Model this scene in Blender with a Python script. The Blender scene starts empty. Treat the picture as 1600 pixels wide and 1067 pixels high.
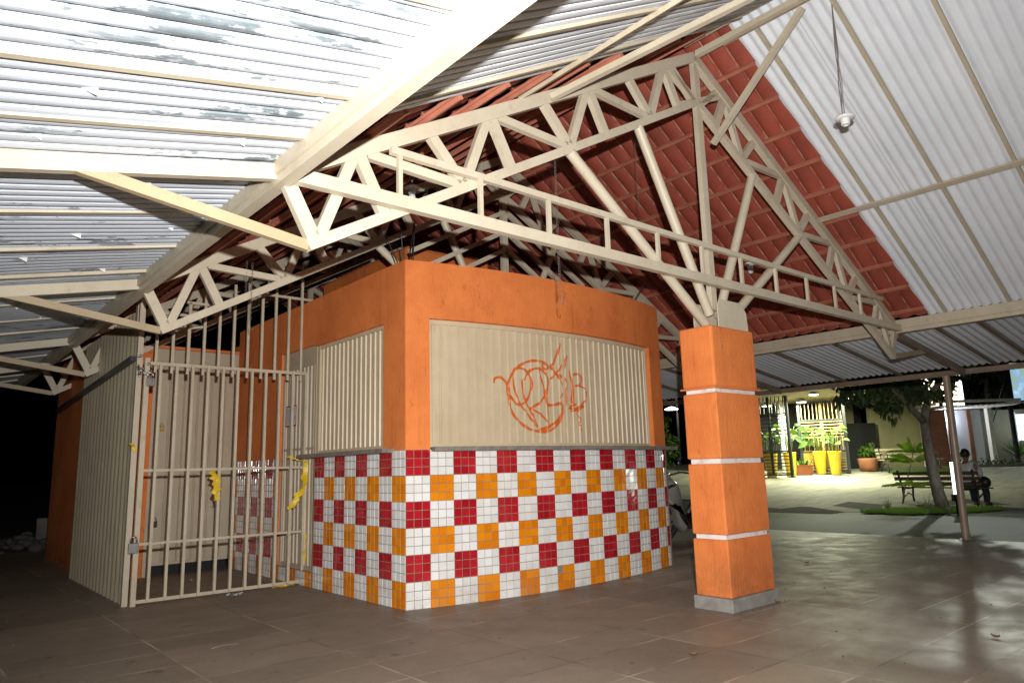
import bpy, bmesh, math, random
from mathutils import Vector, Matrix
random.seed(7)
SC = bpy.context.scene
COL = SC.collection
V = Vector
PI = math.pi

# ------------------------------------------------------------------ helpers
class MB:
    """collects shapes, then links them as ONE mesh object"""
    def __init__(s):
        s.v = []; s.f = []; s.m = []; s.sm = []; s.uv = None
    def add(s, vs, fs, mat=0, smooth=False):
        b = len(s.v)
        s.v += [tuple(p) for p in vs]
        for f in fs:
            s.f.append([b + i for i in f]); s.m.append(mat); s.sm.append(smooth)
        return s
    def box(s, a, b, mat=0):
        x0, y0, z0 = [min(p, q) for p, q in zip(a, b)]
        x1, y1, z1 = [max(p, q) for p, q in zip(a, b)]
        vs = [(x0,y0,z0),(x1,y0,z0),(x1,y1,z0),(x0,y1,z0),(x0,y0,z1),(x1,y0,z1),(x1,y1,z1),(x0,y1,z1)]
        return s.add(vs, [(3,2,1,0),(4,5,6,7),(0,1,5,4),(1,2,6,5),(2,3,7,6),(3,0,4,7)], mat)
    def beam(s, p, q, w, h, up=(0,0,1), mat=0):
        """rectangular bar from p to q; w across, h along 'up'"""
        p = V(p); q = V(q); d = (q - p).normalized(); up = V(up)
        r = d.cross(up)
        if r.length < 1e-5: r = d.cross(V((1,0,0)))
        r.normalize(); u = r.cross(d)
        vs = []
        for c in (p, q):
            for a, b in ((-1,-1),(1,-1),(1,1),(-1,1)):
                vs.append(c + r*(a*w/2) + u*(b*h/2))
        return s.add(vs, [(3,2,1,0),(4,5,6,7),(0,1,5,4),(1,2,6,5),(2,3,7,6),(3,0,4,7)], mat)
    def tube(s, p, q, r, n=12, r2=None, caps=True, mat=0):
        p = V(p); q = V(q); d = (q - p).normalized()
        a = d.cross(V((0,0,1)))
        if a.length < 1e-4: a = d.cross(V((1,0,0)))
        a.normalize(); b = a.cross(d); r2 = r if r2 is None else r2
        vs = []
        for c, rr in ((p, r), (q, r2)):
            for i in range(n):
                t = 2*PI*i/n; vs.append(c + a*(rr*math.cos(t)) + b*(rr*math.sin(t)))
        fs = [(i, i+n, (i+1) % n + n, (i+1) % n) for i in range(n)]
        s.add(vs, fs, mat, True)
        if caps: s.add(vs, [tuple(range(n)), tuple(range(2*n-1, n-1, -1))], mat)
        return s
    def path(s, pts, r, n=8, mat=0, radii=None):
        pts = [V(p) for p in pts]; rings = []
        ref = V((0.31, 0.17, 0.93)).normalized()
        for i, p in enumerate(pts):
            d = (pts[min(i+1, len(pts)-1)] - pts[max(i-1, 0)]).normalized()
            a = d.cross(ref); a.normalize(); b = a.cross(d)
            rr = radii[i] if radii else r
            rings.append([p + a*(rr*math.cos(2*PI*k/n)) + b*(rr*math.sin(2*PI*k/n)) for k in range(n)])
        vs = [p for R in rings for p in R]
        fs = [(i*n+k, (i+1)*n+k, (i+1)*n+(k+1) % n, i*n+(k+1) % n) for i in range(len(pts)-1) for k in range(n)]
        fs += [tuple(range(n)), tuple(range(len(vs)-1, len(vs)-n-1, -1))]
        return s.add(vs, fs, mat, True)
    def lathe(s, prof, c, n=24, mat=0, smooth=True):
        c = V(c); vs = []
        for r, z in prof:
            for k in range(n):
                t = 2*PI*k/n; vs.append(c + V((r*math.cos(t), r*math.sin(t), z)))
        fs = [(i*n+k, i*n+(k+1) % n, (i+1)*n+(k+1) % n, (i+1)*n+k) for i in range(len(prof)-1) for k in range(n)]
        return s.add(vs, fs, mat, smooth)
    def ball(s, c, r, n=12, mat=0, sc=(1,1,1)):
        prof = [(math.sin(PI*i/n), -math.cos(PI*i/n)) for i in range(n+1)]
        c = V(c); vs = []
        for a, z in prof:
            for k in range(n*2):
                t = PI*k/n; vs.append(c + V((a*math.cos(t)*r*sc[0], a*math.sin(t)*r*sc[1], z*r*sc[2])))
        m = n*2
        fs = [(i*m+k, i*m+(k+1) % m, (i+1)*m+(k+1) % m, (i+1)*m+k) for i in range(n) for k in range(m)]
        return s.add(vs, fs, mat, True)
    def grid(s, fn, us, vs_, mat=0, smooth=True, flip=False):
        nv = len(vs_)
        pts = [fn(u, v) for u in us for v in vs_]
        fs = []
        for i in range(len(us)-1):
            for j in range(nv-1):
                f = (i*nv+j, (i+1)*nv+j, (i+1)*nv+j+1, i*nv+j+1)
                fs.append(f[::-1] if flip else f)
        return s.add(pts, fs, mat, smooth)
    def build(s, name, mat, parent=None, loc=None, bevel=0):
        me = bpy.data.meshes.new(name)
        base = V((0,0,0))
        if parent is not None: base = V(parent['_o']) if '_o' in parent else V((0,0,0))
        elif loc is not None: base = V(loc)
        me.from_pydata([tuple(V(p) - base) for p in s.v], [], s.f)
        mats = mat if isinstance(mat, (list, tuple)) else [mat]
        for m in mats: me.materials.append(m)
        me.polygons.foreach_set('material_index', s.m)
        me.polygons.foreach_set('use_smooth', s.sm)
        me.update()
        o = bpy.data.objects.new(name, me); COL.objects.link(o)
        if parent is not None:
            o.parent = parent; o['_o'] = tuple(base)
        else:
            o.location = base; o['_o'] = tuple(base)
        if bevel:
            b = o.modifiers.new('bevel', 'BEVEL'); b.width = bevel; b.segments = 2; b.limit_method = 'ANGLE'
        return o

def tag(o, label=None, cat=None, group=None, kind=None):
    for k, v in (('label', label), ('category', cat), ('group', group), ('kind', kind)):
        if v: o[k] = v
    return o
def thing(name, loc, label, cat, group=None):
    o = bpy.data.objects.new(name, None); COL.objects.link(o)
    o.location = loc; o.empty_display_size = .1; o['_o'] = tuple(loc)
    return tag(o, label, cat, group)
def dup(root, loc, label=None, rotz=None):
    def cp(o, parent):
        c = o.copy(); COL.objects.link(c)
        if parent is not None: c.parent = parent
        for k in list(o.children): cp(k, c)
        return c
    r = cp(root, None); r.location = loc
    if rotz is not None: r.rotation_euler.z = rotz
    if label: r['label'] = label
    return r

# ------------------------------------------------------------------ materials
def nodes(name):
    m = bpy.data.materials.new(name); m.use_nodes = True
    nt = m.node_tree; nt.nodes.clear()
    out = nt.nodes.new('ShaderNodeOutputMaterial'); b = nt.nodes.new('ShaderNodeBsdfPrincipled')
    nt.links.new(b.outputs[0], out.inputs[0])
    return m, nt, b
def N(nt, t, **k):
    n = nt.nodes.new(t)
    for a, v in k.items():
        if a.startswith('i_'): n.inputs[a[2:].replace('_', ' ')].default_value = v
        else: setattr(n, a, v)
    return n
def L(nt, a, b): nt.links.new(a, b)
def rgba(c): return (c[0], c[1], c[2], 1)
def coords(nt, scale=(1,1,1)):
    g = N(nt, 'ShaderNodeNewGeometry')
    mp = N(nt, 'ShaderNodeMapping'); mp.inputs['Scale'].default_value = scale
    L(nt, g.outputs['Position'], mp.inputs['Vector'])
    return mp.outputs['Vector']
def noise(nt, vec, scale, detail=4, rough=.6):
    n = N(nt, 'ShaderNodeTexNoise'); n.inputs['Scale'].default_value = scale
    n.inputs['Detail'].default_value = detail; n.inputs['Roughness'].default_value = rough
    L(nt, vec, n.inputs['Vector']); return n.outputs['Fac']
def ramp(nt, fac, stops):
    r = N(nt, 'ShaderNodeValToRGB'); cr = r.color_ramp
    while len(cr.elements) < len(stops): cr.elements.new(.5)
    for e, (p, c) in zip(cr.elements, stops):
        e.position = p; e.color = rgba(c) if len(c) == 3 else c
    L(nt, fac, r.inputs['Fac']); return r.outputs['Color']
def mix(nt, fac, a, b):
    m = N(nt, 'ShaderNodeMix', data_type='RGBA')
    if isinstance(fac, (int, float)): m.inputs['Factor'].default_value = fac
    else: L(nt, fac, m.inputs['Factor'])
    for s, c in ((6, a), (7, b)):
        if isinstance(c, tuple): m.inputs[s].default_value = rgba(c)
        else: L(nt, c, m.inputs[s])
    return m.outputs[2]
def math_(nt, op, a, b=None):
    m = N(nt, 'ShaderNodeMath', operation=op)
    for i, c in enumerate((a, b)):
        if c is None: continue
        if isinstance(c, (int, float)): m.inputs[i].default_value = c
        else: L(nt, c, m.inputs[i])
    return m.outputs[0]
def bump(nt, b, h, strength=.3, dist=.01):
    n = N(nt, 'ShaderNodeBump'); n.inputs['Strength'].default_value = strength; n.inputs['Distance'].default_value = dist
    L(nt, h, n.inputs['Height']); L(nt, n.outputs[0], b.inputs['Normal'])
def paint(name, col, col2=None, scale=3, rough=.5, bmp=0, bscale=60, stretch=(1,1,1), spec=.5, metal=0, lo=.35, hi=.7, bdist=.004, coat=0):
    """paint with soft dirt / wear in a second colour"""
    m, nt, b = nodes(name)
    col2 = col2 or tuple(c*.7 for c in col)
    v = coords(nt, stretch)
    f = noise(nt, v, scale, 6, .65)
    c = ramp(nt, f, [(lo, col), (hi, col2)])
    L(nt, c, b.inputs['Base Color'])
    b.inputs['Roughness'].default_value = rough; b.inputs['Metallic'].default_value = metal
    b.inputs['Specular IOR Level'].default_value = spec
    b.inputs['Coat Weight'].default_value = coat
    if bmp: bump(nt, b, noise(nt, v, bscale, 3, .6), bmp, bdist)
    return m
def emit(name, col, s):
    m, nt, b = nodes(name)
    b.inputs['Base Color'].default_value = rgba(col); b.inputs['Emission Color'].default_value = rgba(col)
    b.inputs['Emission Strength'].default_value = s
    return m
M = {}
def steel(name, col, col2, rough=.45):
    m, nt, b = nodes(name)
    v = coords(nt)
    c = ramp(nt, noise(nt, v, 2.2, 6, .7), [(.42, col), (.8, col2)])
    dirt = ramp(nt, noise(nt, v, 11, 6, .75), [(.55,(0,0,0)),(.75,(1,1,1))])
    c = mix(nt, math_(nt, 'MULTIPLY', dirt, .4), c, tuple(x*.55 for x in col2))
    rust = ramp(nt, noise(nt, v, 6.5, 9, .8), [(.665,(0,0,0)),(.70,(1,1,1))])
    c = mix(nt, math_(nt, 'MULTIPLY', rust, .6), c, (.2,.085,.035))
    L(nt, c, b.inputs['Base Color']); b.inputs['Roughness'].default_value = rough
    bump(nt, b, noise(nt, v, 35, 4, .7), .12, .004)
    return m
M['cream'] = steel('cream metal paint', (.57,.50,.375), (.45,.38,.27))
M['tan'] = steel('tan steel paint', (.40,.31,.185), (.32,.24,.14), .5)  # cream steel again, the brackets' dimmer light put into a darker colour
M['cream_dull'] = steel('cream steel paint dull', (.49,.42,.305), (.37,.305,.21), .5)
M['brownsteel'] = paint('brown grey steel paint', (.24,.17,.12), (.16,.11,.08), 4, .38, .05, 40)
M['post'] = paint('brown post paint', (.36,.27,.19), (.26,.19,.13), 5, .35, .08, 40)
M['wire'] = paint('dull steel wire', (.16,.14,.12), (.09,.08,.07), 20, .5)
M['darksteel'] = paint('dark steel', (.035,.04,.042), (.02,.022,.024), 6, .4)
M['chrome'] = paint('galvanised steel', (.45,.45,.44), (.3,.3,.29), 30, .32, metal=1)
M['black'] = paint('black plastic', (.015,.015,.016), (.01,.01,.01), 8, .45)
M['rubber'] = paint('rubber', (.012,.012,.012), (.02,.02,.02), 12, .8)
M['whitepl'] = paint('white plastic', (.78,.78,.77), (.7,.7,.68), 8, .35)
M['brass'] = paint('brass', (.6,.42,.12), (.45,.3,.1), 20, .35, metal=1)
M['yellow_tape'] = paint('yellow tape', (.72,.5,.015), (.6,.38,.01), 9, .42)
M['stone'] = paint('grey stone slab', (.26,.23,.19), (.14,.12,.1), 18, .5, .15, 90)
M['plinth'] = paint('grey cement', (.29,.27,.245), (.18,.165,.15), 9, .75, .3, 60)
M['conc'] = paint('old concrete', (.2,.19,.17), (.1,.1,.09), 3, .85, .5, 30)
M['grout'] = paint('grout', (.32,.235,.16), (.2,.14,.09), 10, .85)
def glaze(name, col, col2, rough):
    m, nt, b = nodes(name)
    v = coords(nt); g = N(nt, 'ShaderNodeNewGeometry')
    c = ramp(nt, g.outputs['Random Per Island'], [(0., col2), (1., col)])
    gr = ramp(nt, noise(nt, v, 2.3, 8, .75), [(.5,(0,0,0)),(.8,(1,1,1))])
    sep = N(nt, 'ShaderNodeSeparateXYZ'); L(nt, g.outputs['Position'], sep.inputs[0])
    low = ramp(nt, sep.outputs[2], [(.0,(1,1,1)),(.32,(0,0,0))])
    gr = math_(nt, 'MULTIPLY', gr, math_(nt, 'ADD', math_(nt, 'MULTIPLY', low, .75), .16))
    c = mix(nt, gr, c, (.30,.22,.14))
    chip = ramp(nt, noise(nt, v, 38, 3, .6), [(.735,(0,0,0)),(.75,(1,1,1))])
    c = mix(nt, math_(nt, 'MULTIPLY', chip, .6), c, (.35,.25,.18))
    L(nt, c, b.inputs['Base Color'])
    L(nt, ramp(nt, noise(nt, v, 4, 5, .7), [(.35,(rough,)*3),(.75,(rough+.16,)*3)]), b.inputs['Roughness'])
    b.inputs['Coat Weight'].default_value = .3
    bump(nt, b, noise(nt, v, 9, 3), .03, .004)
    return m
M['white_tile'] = glaze('white glazed tile', (.78,.78,.76), (.66,.655,.62), .07)
M['red_tile'] = glaze('red glazed tile', (.45,.014,.025), (.31,.009,.016), .07)
M['orange_tile'] = glaze('orange glazed tile', (.78,.26,.005), (.62,.175,.004), .07)

def stucco(name, col, dark):
    m, nt, b = nodes(name)
    v = coords(nt, (1,1,.14)); v2 = coords(nt, (1,1,1)); v3 = coords(nt, (1,1,.08))
    big = noise(nt, v2, 1.1, 6, .7)
    c = ramp(nt, big, [(.42, col), (.74, dark)])
    streak = ramp(nt, noise(nt, v3, 7, 5, .7), [(.56, (0,0,0)), (.8, (1,1,1))])
    c = mix(nt, math_(nt, 'MULTIPLY', streak, .6), c, tuple(x*.55 for x in dark))
    sc = noise(nt, v, 70, 4, .75)
    c = mix(nt, math_(nt, 'MULTIPLY', ramp(nt, sc, [(.55,(0,0,0)),(.75,(1,1,1))]), .28), c, tuple(min(1,x*1.25) for x in col))
    g = N(nt, 'ShaderNodeNewGeometry'); sep = N(nt, 'ShaderNodeSeparateXYZ'); L(nt, g.outputs['Position'], sep.inputs[0])
    low = ramp(nt, sep.outputs[2], [(.08,(1,1,1)),(.5,(0,0,0))])
    gm = math_(nt, 'MULTIPLY', low, ramp(nt, noise(nt, v2, 4, 7, .75), [(.34,(0,0,0)),(.58,(1,1,1))]))
    c = mix(nt, math_(nt, 'MULTIPLY', gm, .6), c, (.16,.07,.03))
    scuff = ramp(nt, noise(nt, coords(nt, (1.6,1.6,.9)), 5.5, 9, .8), [(.59,(0,0,0)),(.64,(1,1,1))])
    c = mix(nt, math_(nt, 'MULTIPLY', scuff, .4), c, tuple(x*.42 for x in dark))
    L(nt, c, b.inputs['Base Color']); b.inputs['Roughness'].default_value = .78
    b.inputs['Specular IOR Level'].default_value = .3
    bump(nt, b, sc, .8, .008)
    return m
M['orange'] = stucco('orange scratched plaster', (.765,.225,.056), (.55,.135,.034))
M['white_band'] = paint('white band paint', (.72,.69,.65), (.42,.33,.26), 11, .7, .3, 60, lo=.5, hi=.8)

def shutter_mat(name, col, col2):
    m, nt, b = nodes(name)
    v = coords(nt, (1,1,1)); vs = coords(nt, (1,1,.12))
    c = ramp(nt, noise(nt, v, 1.6, 6, .7), [(.4, col), (.75, col2)])
    st = ramp(nt, noise(nt, vs, 9, 5, .7), [(.55,(0,0,0)),(.82,(1,1,1))])
    c = mix(nt, math_(nt, 'MULTIPLY', st, .6), c, tuple(x*.6 for x in col2))
    L(nt, c, b.inputs['Base Color']); b.inputs['Roughness'].default_value = .45
    bump(nt, b, noise(nt, v, 6, 3), .12, .01)
    return m
M['shutter'] = shutter_mat('beige shutter paint', (.57,.465,.31), (.46,.37,.235))
M['door'] = shutter_mat('grey beige door paint', (.50,.415,.30), (.40,.33,.23))
M['fence'] = shutter_mat('pale beige sheet paint', (.54,.465,.32), (.42,.36,.25))
M['spray'] = paint('orange spray paint', (.62,.135,.015), (.52,.1,.012), 30, .5)

def sheet_mat(name, thr, base, soft):
    m, nt, b = nodes(name)
    v = coords(nt, (.55,1.5,1)); v2 = coords(nt, (1,1,1)); v3 = coords(nt, (.35, 5, 1))
    c = ramp(nt, noise(nt, v2, 1.3, 6, .7), [(.35, base), (.75, soft)])
    n1 = noise(nt, v, 2.4, 9, .72)
    mask = ramp(nt, n1, [(thr, (0,0,0)), (thr+.02, (1,1,1))])
    n2 = noise(nt, v2, 9, 4, .7)
    prim = ramp(nt, n2, [(.3, (.13,.165,.18)), (.7, (.26,.30,.32))])
    c = mix(nt, mask, c, prim)
    # chalky patches
    mask2 = ramp(nt, noise(nt, v3, 2.2, 7, .7), [(.54, (0,0,0)), (.6, (1,1,1))])
    c = mix(nt, math_(nt, 'MULTIPLY', mask2, .35), c, (.62,.67,.74))
    g = N(nt, 'ShaderNodeNewGeometry'); sep = N(nt, 'ShaderNodeSeparateXYZ'); L(nt, g.outputs['Position'], sep.inputs[0])
    q = math_(nt, 'DIVIDE', sep.outputs[1], .945); wn = N(nt, 'ShaderNodeTexWhiteNoise', noise_dimensions='1D'); L(nt, math_(nt, 'FLOOR', q), wn.inputs['W'])
    c = mix(nt, math_(nt, 'MULTIPLY', wn.outputs[0], .22), c, tuple(x*.6 for x in soft))
    lap = ramp(nt, math_(nt, 'FRACT', q), [(.0,(1,1,1)),(.012,(0,0,0))])
    c = mix(nt, math_(nt, 'MULTIPLY', lap, .6), c, (.2,.2,.2))
    rst = ramp(nt, noise(nt, coords(nt, (.7,6,1)), 3, 8, .8), [(.66,(0,0,0)),(.74,(1,1,1))])
    c = mix(nt, math_(nt, 'MULTIPLY', rst, .28), c, (.38,.27,.17))
    L(nt, c, b.inputs['Base Color']); b.inputs['Roughness'].default_value = .55
    b.inputs['Specular IOR Level'].default_value = .3
    bump(nt, b, n1, .35, .02)
    return m
M['sheet'] = sheet_mat('peeling white sheet', .565, (.60,.645,.71), (.52,.565,.63))
M['sheet2'] = sheet_mat('white fibre sheet', .695, (.80,.83,.86), (.70,.73,.77))

def clay_mat():
    m, nt, b = nodes('red painted clay tile')
    v = coords(nt)
    uv = N(nt, 'ShaderNodeUVMap'); sx = N(nt, 'ShaderNodeSeparateXYZ'); L(nt, uv.outputs[0], sx.inputs[0])
    c = ramp(nt, noise(nt, v, 2.2, 6, .7), [(.33, (.35,.072,.040)), (.7, (.22,.046,.029))])
    # pale mortar dust along the seams, broken by noise
    fu = math_(nt, 'FRACT', sx.outputs[0]); d = math_(nt, 'ABSOLUTE', math_(nt, 'SUBTRACT', fu, .5))
    seam = ramp(nt, d, [(.455, (0,0,0)), (.485, (1,1,1))])
    brk = ramp(nt, noise(nt, v, 7, 5, .75), [(.42, (0,0,0)), (.62, (1,1,1))])
    fv = math_(nt, 'FRACT', sx.outputs[1])
    row = math_(nt, 'MULTIPLY', ramp(nt, fv, [(.84, (0,0,0)), (.96, (1,1,1))]), ramp(nt, d, [(.36, (.12,.12,.12)), (.46, (1,1,1))]))
    msk = math_(nt, 'MULTIPLY', math_(nt, 'MAXIMUM', math_(nt, 'MULTIPLY', seam, .95), math_(nt, 'MULTIPLY', row, .85)), brk)
    c = mix(nt, msk, c, (.48,.27,.19))
    sp = ramp(nt, noise(nt, v, 3.1, 8, .8), [(.66, (0,0,0)), (.74, (1,1,1))])
    c = mix(nt, math_(nt, 'MULTIPLY', sp, .5), c, (.5,.3,.2))
    L(nt, c, b.inputs['Base Color']); b.inputs['Roughness'].default_value = .62
    bump(nt, b, noise(nt, v, 30, 4), .25, .006)
    return m
M['clay'] = clay_mat()
M['batten'] = paint('red painted batten', (.46,.165,.10), (.34,.11,.07), 6, .6, .2, 40)

def floor_mat():
    m, nt, b = nodes('brown paving slabs')
    v = coords(nt)
    br = N(nt, 'ShaderNodeTexBrick'); br.offset = 0; br.squash = 1
    br.inputs['Scale'].default_value = 1; br.inputs['Mortar Size'].default_value = .009
    br.inputs['Mortar Smooth'].default_value = .3
    br.inputs['Brick Width'].default_value = .87; br.inputs['Row Height'].default_value = .44
    br.inputs['Color1'].default_value = (.0,.0,.0,1); br.inputs['Color2'].default_value = (1,1,1,1)
    mp = N(nt, 'ShaderNodeMapping'); mp.inputs['Location'].default_value = (.18, .42, 0)
    L(nt, v, mp.inputs['Vector']); L(nt, mp.outputs[0], br.inputs['Vector'])
    base = ramp(nt, noise(nt, v, .8, 7, .7), [(.3, (.36,.29,.215)), (.7, (.24,.195,.145))])
    base = mix(nt, math_(nt, 'MULTIPLY', br.outputs['Color'], .42), base, (.16,.13,.095))
    blot = ramp(nt, noise(nt, v, 2.6, 8, .75), [(.58, (0,0,0)), (.72, (1,1,1))])
    base = mix(nt, math_(nt, 'MULTIPLY', blot, .5), base, (.44,.34,.25))
    spots = ramp(nt, noise(nt, v, 5.5, 3, .5), [(.68, (0,0,0)), (.72, (1,1,1))])
    base = mix(nt, math_(nt, 'MULTIPLY', spots, .55), base, (.045,.035,.03))
    jn = noise(nt, v, 1.1, 4, .6)
    jcol = ramp(nt, jn, [(.42, (.07,.055,.045)), (.58, (.5,.4,.31))])
    grit = ramp(nt, noise(nt, v, 130, 3, .8), [(.35, (.45,.45,.45)), (.65, (1,1,1))])
    mg = N(nt, 'ShaderNodeMix', data_type='RGBA', blend_type='MULTIPLY'); mg.inputs['Factor'].default_value = .75
    L(nt, base, mg.inputs[6]); L(nt, grit, mg.inputs[7]); base = mg.outputs[2]
    scr = ramp(nt, noise(nt, coords(nt, (.6,3.5,1)), 2.2, 9, .8), [(.56,(0,0,0)),(.72,(1,1,1))])
    base = mix(nt, math_(nt, 'MULTIPLY', scr, .4), base, (.12,.1,.08))
    c = mix(nt, math_(nt, 'MULTIPLY', br.outputs['Fac'], .62), base, jcol)
    L(nt, c, b.inputs['Base Color'])
    rr = ramp(nt, noise(nt, v, 3, 6, .7), [(.3, (.42,.42,.42)), (.75, (.68,.68,.68))])
    L(nt, rr, b.inputs['Roughness'])
    hn = math_(nt, 'SUBTRACT', math_(nt, 'MULTIPLY', noise(nt, v, 24, 5, .7), .5), br.outputs['Fac'])
    bump(nt, b, hn, .25, .006)
    return m
M['floor'] = floor_mat()
def ground_mat(name, c1, c2, scale, rough, grid=None):
    m, nt, b = nodes(name)
    v = coords(nt)
    c = ramp(nt, noise(nt, v, scale, 8, .72), [(.3, c1), (.72, c2)])
    st = ramp(nt, noise(nt, coords(nt, (.5,2.2,1)), 1.3, 7, .75), [(.45,(0,0,0)),(.68,(1,1,1))])
    c = mix(nt, math_(nt, 'MULTIPLY', st, .75), c, tuple(x*.45 for x in c2))
    if grid:
        br = N(nt, 'ShaderNodeTexBrick'); br.offset = 0
        br.inputs['Scale'].default_value = 1; br.inputs['Mortar Size'].default_value = .015
        br.inputs['Brick Width'].default_value = grid; br.inputs['Row Height'].default_value = grid
        L(nt, v, br.inputs['Vector'])
        c = mix(nt, math_(nt, 'MULTIPLY', br.outputs['Fac'], .7), c, tuple(x*.3 for x in c2))
    L(nt, c, b.inputs['Base Color']); b.inputs['Roughness'].default_value = rough; b.inputs['Specular IOR Level'].default_value = .3
    bump(nt, b, noise(nt, v, 30, 6, .7), .3, .01)
    return m
M['road'] = ground_mat('dark worn road', (.032,.030,.027), (.013,.0125,.012), .7, .7, 2.2)
M['plaza'] = ground_mat('pale concrete plaza', (.33,.32,.26), (.23,.22,.175), .5, .8, 2.6)
M['soil'] = ground_mat('dark soil', (.05,.045,.04), (.03,.027,.024), .5, .95)

def leaf_mat(name, a, b_, trans=.25):
    m, nt, b = nodes(name)
    oi = N(nt, 'ShaderNodeNewGeometry')
    c = ramp(nt, oi.outputs['Random Per Island'], [(.0, a), (1., b_)])
    L(nt, c, b.inputs['Base Color']); b.inputs['Roughness'].default_value = .6
    t = N(nt, 'ShaderNodeBsdfTranslucent'); L(nt, c, t.inputs[0])
    mx = N(nt, 'ShaderNodeMixShader'); mx.inputs[0].default_value = trans
    out = [n for n in nt.nodes if n.type == 'OUTPUT_MATERIAL'][0]
    L(nt, b.outputs[0], mx.inputs[1]); L(nt, t.outputs[0], mx.inputs[2]); L(nt, mx.outputs[0], out.inputs[0])
    return m
M['leaf_dark'] = leaf_mat('dark leaf', (.03,.06,.018), (.07,.11,.03))
M['leaf'] = leaf_mat('green leaf', (.035,.095,.005), (.085,.155,.01), .3)
M['leaf_lime'] = leaf_mat('lime leaf', (.26,.46,.03), (.38,.55,.06), .5)
M['grass'] = leaf_mat('grass blade', (.13,.27,.03), (.24,.42,.06), .3)
M['grass_pale'] = leaf_mat('pale grass blade', (.22,.27,.14), (.34,.38,.22), .3)
M['bark'] = paint('bark', (.30,.25,.2), (.13,.105,.08), 14, .85, .6, 30, (1,1,.4), bdist=.01)
M['stem'] = paint('green stem', (.16,.2,.05), (.1,.12,.03), 8, .6)
M['potyellow'] = paint('yellow glazed pot', (.72,.50,.03), (.62,.42,.03), 4, .4)
M['terracotta'] = paint('terracotta', (.42,.17,.08), (.33,.12,.06), 6, .7, .1, 40)
M['planter'] = paint('brown timber planter', (.30,.09,.03), (.2,.06,.02), 8, .55, .2, 30, (1,1,6))
M['slat'] = paint('varnished slat', (.55,.38,.17), (.42,.27,.11), 8, .5, .15, 40, (6,6,1))
M['benchwood'] = paint('bench slat wood', (.16,.10,.065), (.09,.06,.04), 10, .5, .2, 40)
M['benchpale'] = paint('pale bench slat', (.5,.43,.3), (.38,.32,.22), 10, .55, .2, 40)
M['wall_yellow'] = paint('yellow beige wall', (.40,.37,.20), (.33,.3,.16), 1, .8, .2, 40)
M['wall_cream'] = paint('grey cream wall', (.34,.31,.24), (.26,.24,.18), 1.2, .85, .25, 40)
M['wall_white'] = paint('blue white wall', (.62,.66,.74), (.55,.58,.66), 1.2, .7)
M['wall_dark'] = paint('dark wall', (.012,.013,.014), (.008,.009,.01), 2, .8)
M['shopceil'] = paint('shop ceiling board', (.42,.36,.25), (.34,.28,.19), 3, .7)
M['pillar_white'] = paint('white pillar', (.7,.7,.64), (.6,.6,.55), 3, .6)
M['rubble'] = paint('dusty rubble', (.09,.085,.08), (.05,.047,.044), 6, .9, .5, 30)
M['soil_pot'] = paint('potting soil', (.05,.035,.025), (.03,.02,.015), 20, .95)
def brick_mat():
    m, nt, b = nodes('red brick')
    tc = N(nt, 'ShaderNodeUVMap'); br = N(nt, 'ShaderNodeTexBrick')
    br.inputs['Scale'].default_value = 1; br.inputs['Brick Width'].default_value = .22; br.inputs['Row Height'].default_value = .085
    br.inputs['Mortar Size'].default_value = .012
    br.inputs['Color1'].default_value = (.28,.095,.05,1); br.inputs['Color2'].default_value = (.2,.06,.035,1)
    br.inputs['Mortar'].default_value = (.12,.085,.06,1)
    L(nt, tc.outputs[0], br.inputs['Vector']); L(nt, br.outputs['Color'], b.inputs['Base Color'])
    b.inputs['Roughness'].default_value = .85; bump(nt, b, br.outputs['Fac'], -.5, .01)
    return m
M['brick'] = brick_mat()
M['skin'] = paint('skin', (.32,.17,.10), (.28,.145,.085), 10, .5)
M['hair'] = paint('dark hair', (.012,.01,.009), (.02,.016,.013), 40, .5)
M['shirt'] = paint('white shirt', (.8,.82,.84), (.7,.72,.75), 6, .8)
M['jeans'] = paint('navy trousers', (.02,.03,.06), (.015,.02,.045), 12, .85)
M['shoe'] = paint('dark shoe', (.02,.018,.016), (.03,.025,.02), 12, .5)
M['silver'] = paint('silver motorcycle paint', (.46,.43,.39), (.36,.34,.31), 3, .25, metal=.4, coat=.6)
M['glass_lens'] = paint('clear lens', (.6,.6,.6), (.5,.5,.5), 4, .08)
M['paper'] = paint('white paper', (.7,.7,.68), (.6,.6,.58), 9, .8)
M['poster_red'] = paint('dark red print', (.22,.012,.03), (.18,.01,.02), 9, .6)
M['ink'] = paint('grey print', (.2,.2,.21), (.12,.12,.13), 60, .7)
M['bulb'] = paint('frosted bulb', (.72,.74,.78), (.66,.68,.72), 4, .2)
M['green_plastic'] = paint('green plastic', (.05,.5,.28), (.04,.4,.22), 6, .4)
M['redpaint'] = paint('worn red floor paint', (.30,.07,.035), (.12,.06,.04), 2.5, .5, lo=.4, hi=.62)  # reflected red light on the road, painted as colour
M['dryleaf'] = paint('dry leaf', (.16,.085,.04), (.1,.05,.025), 20, .7)

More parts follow.
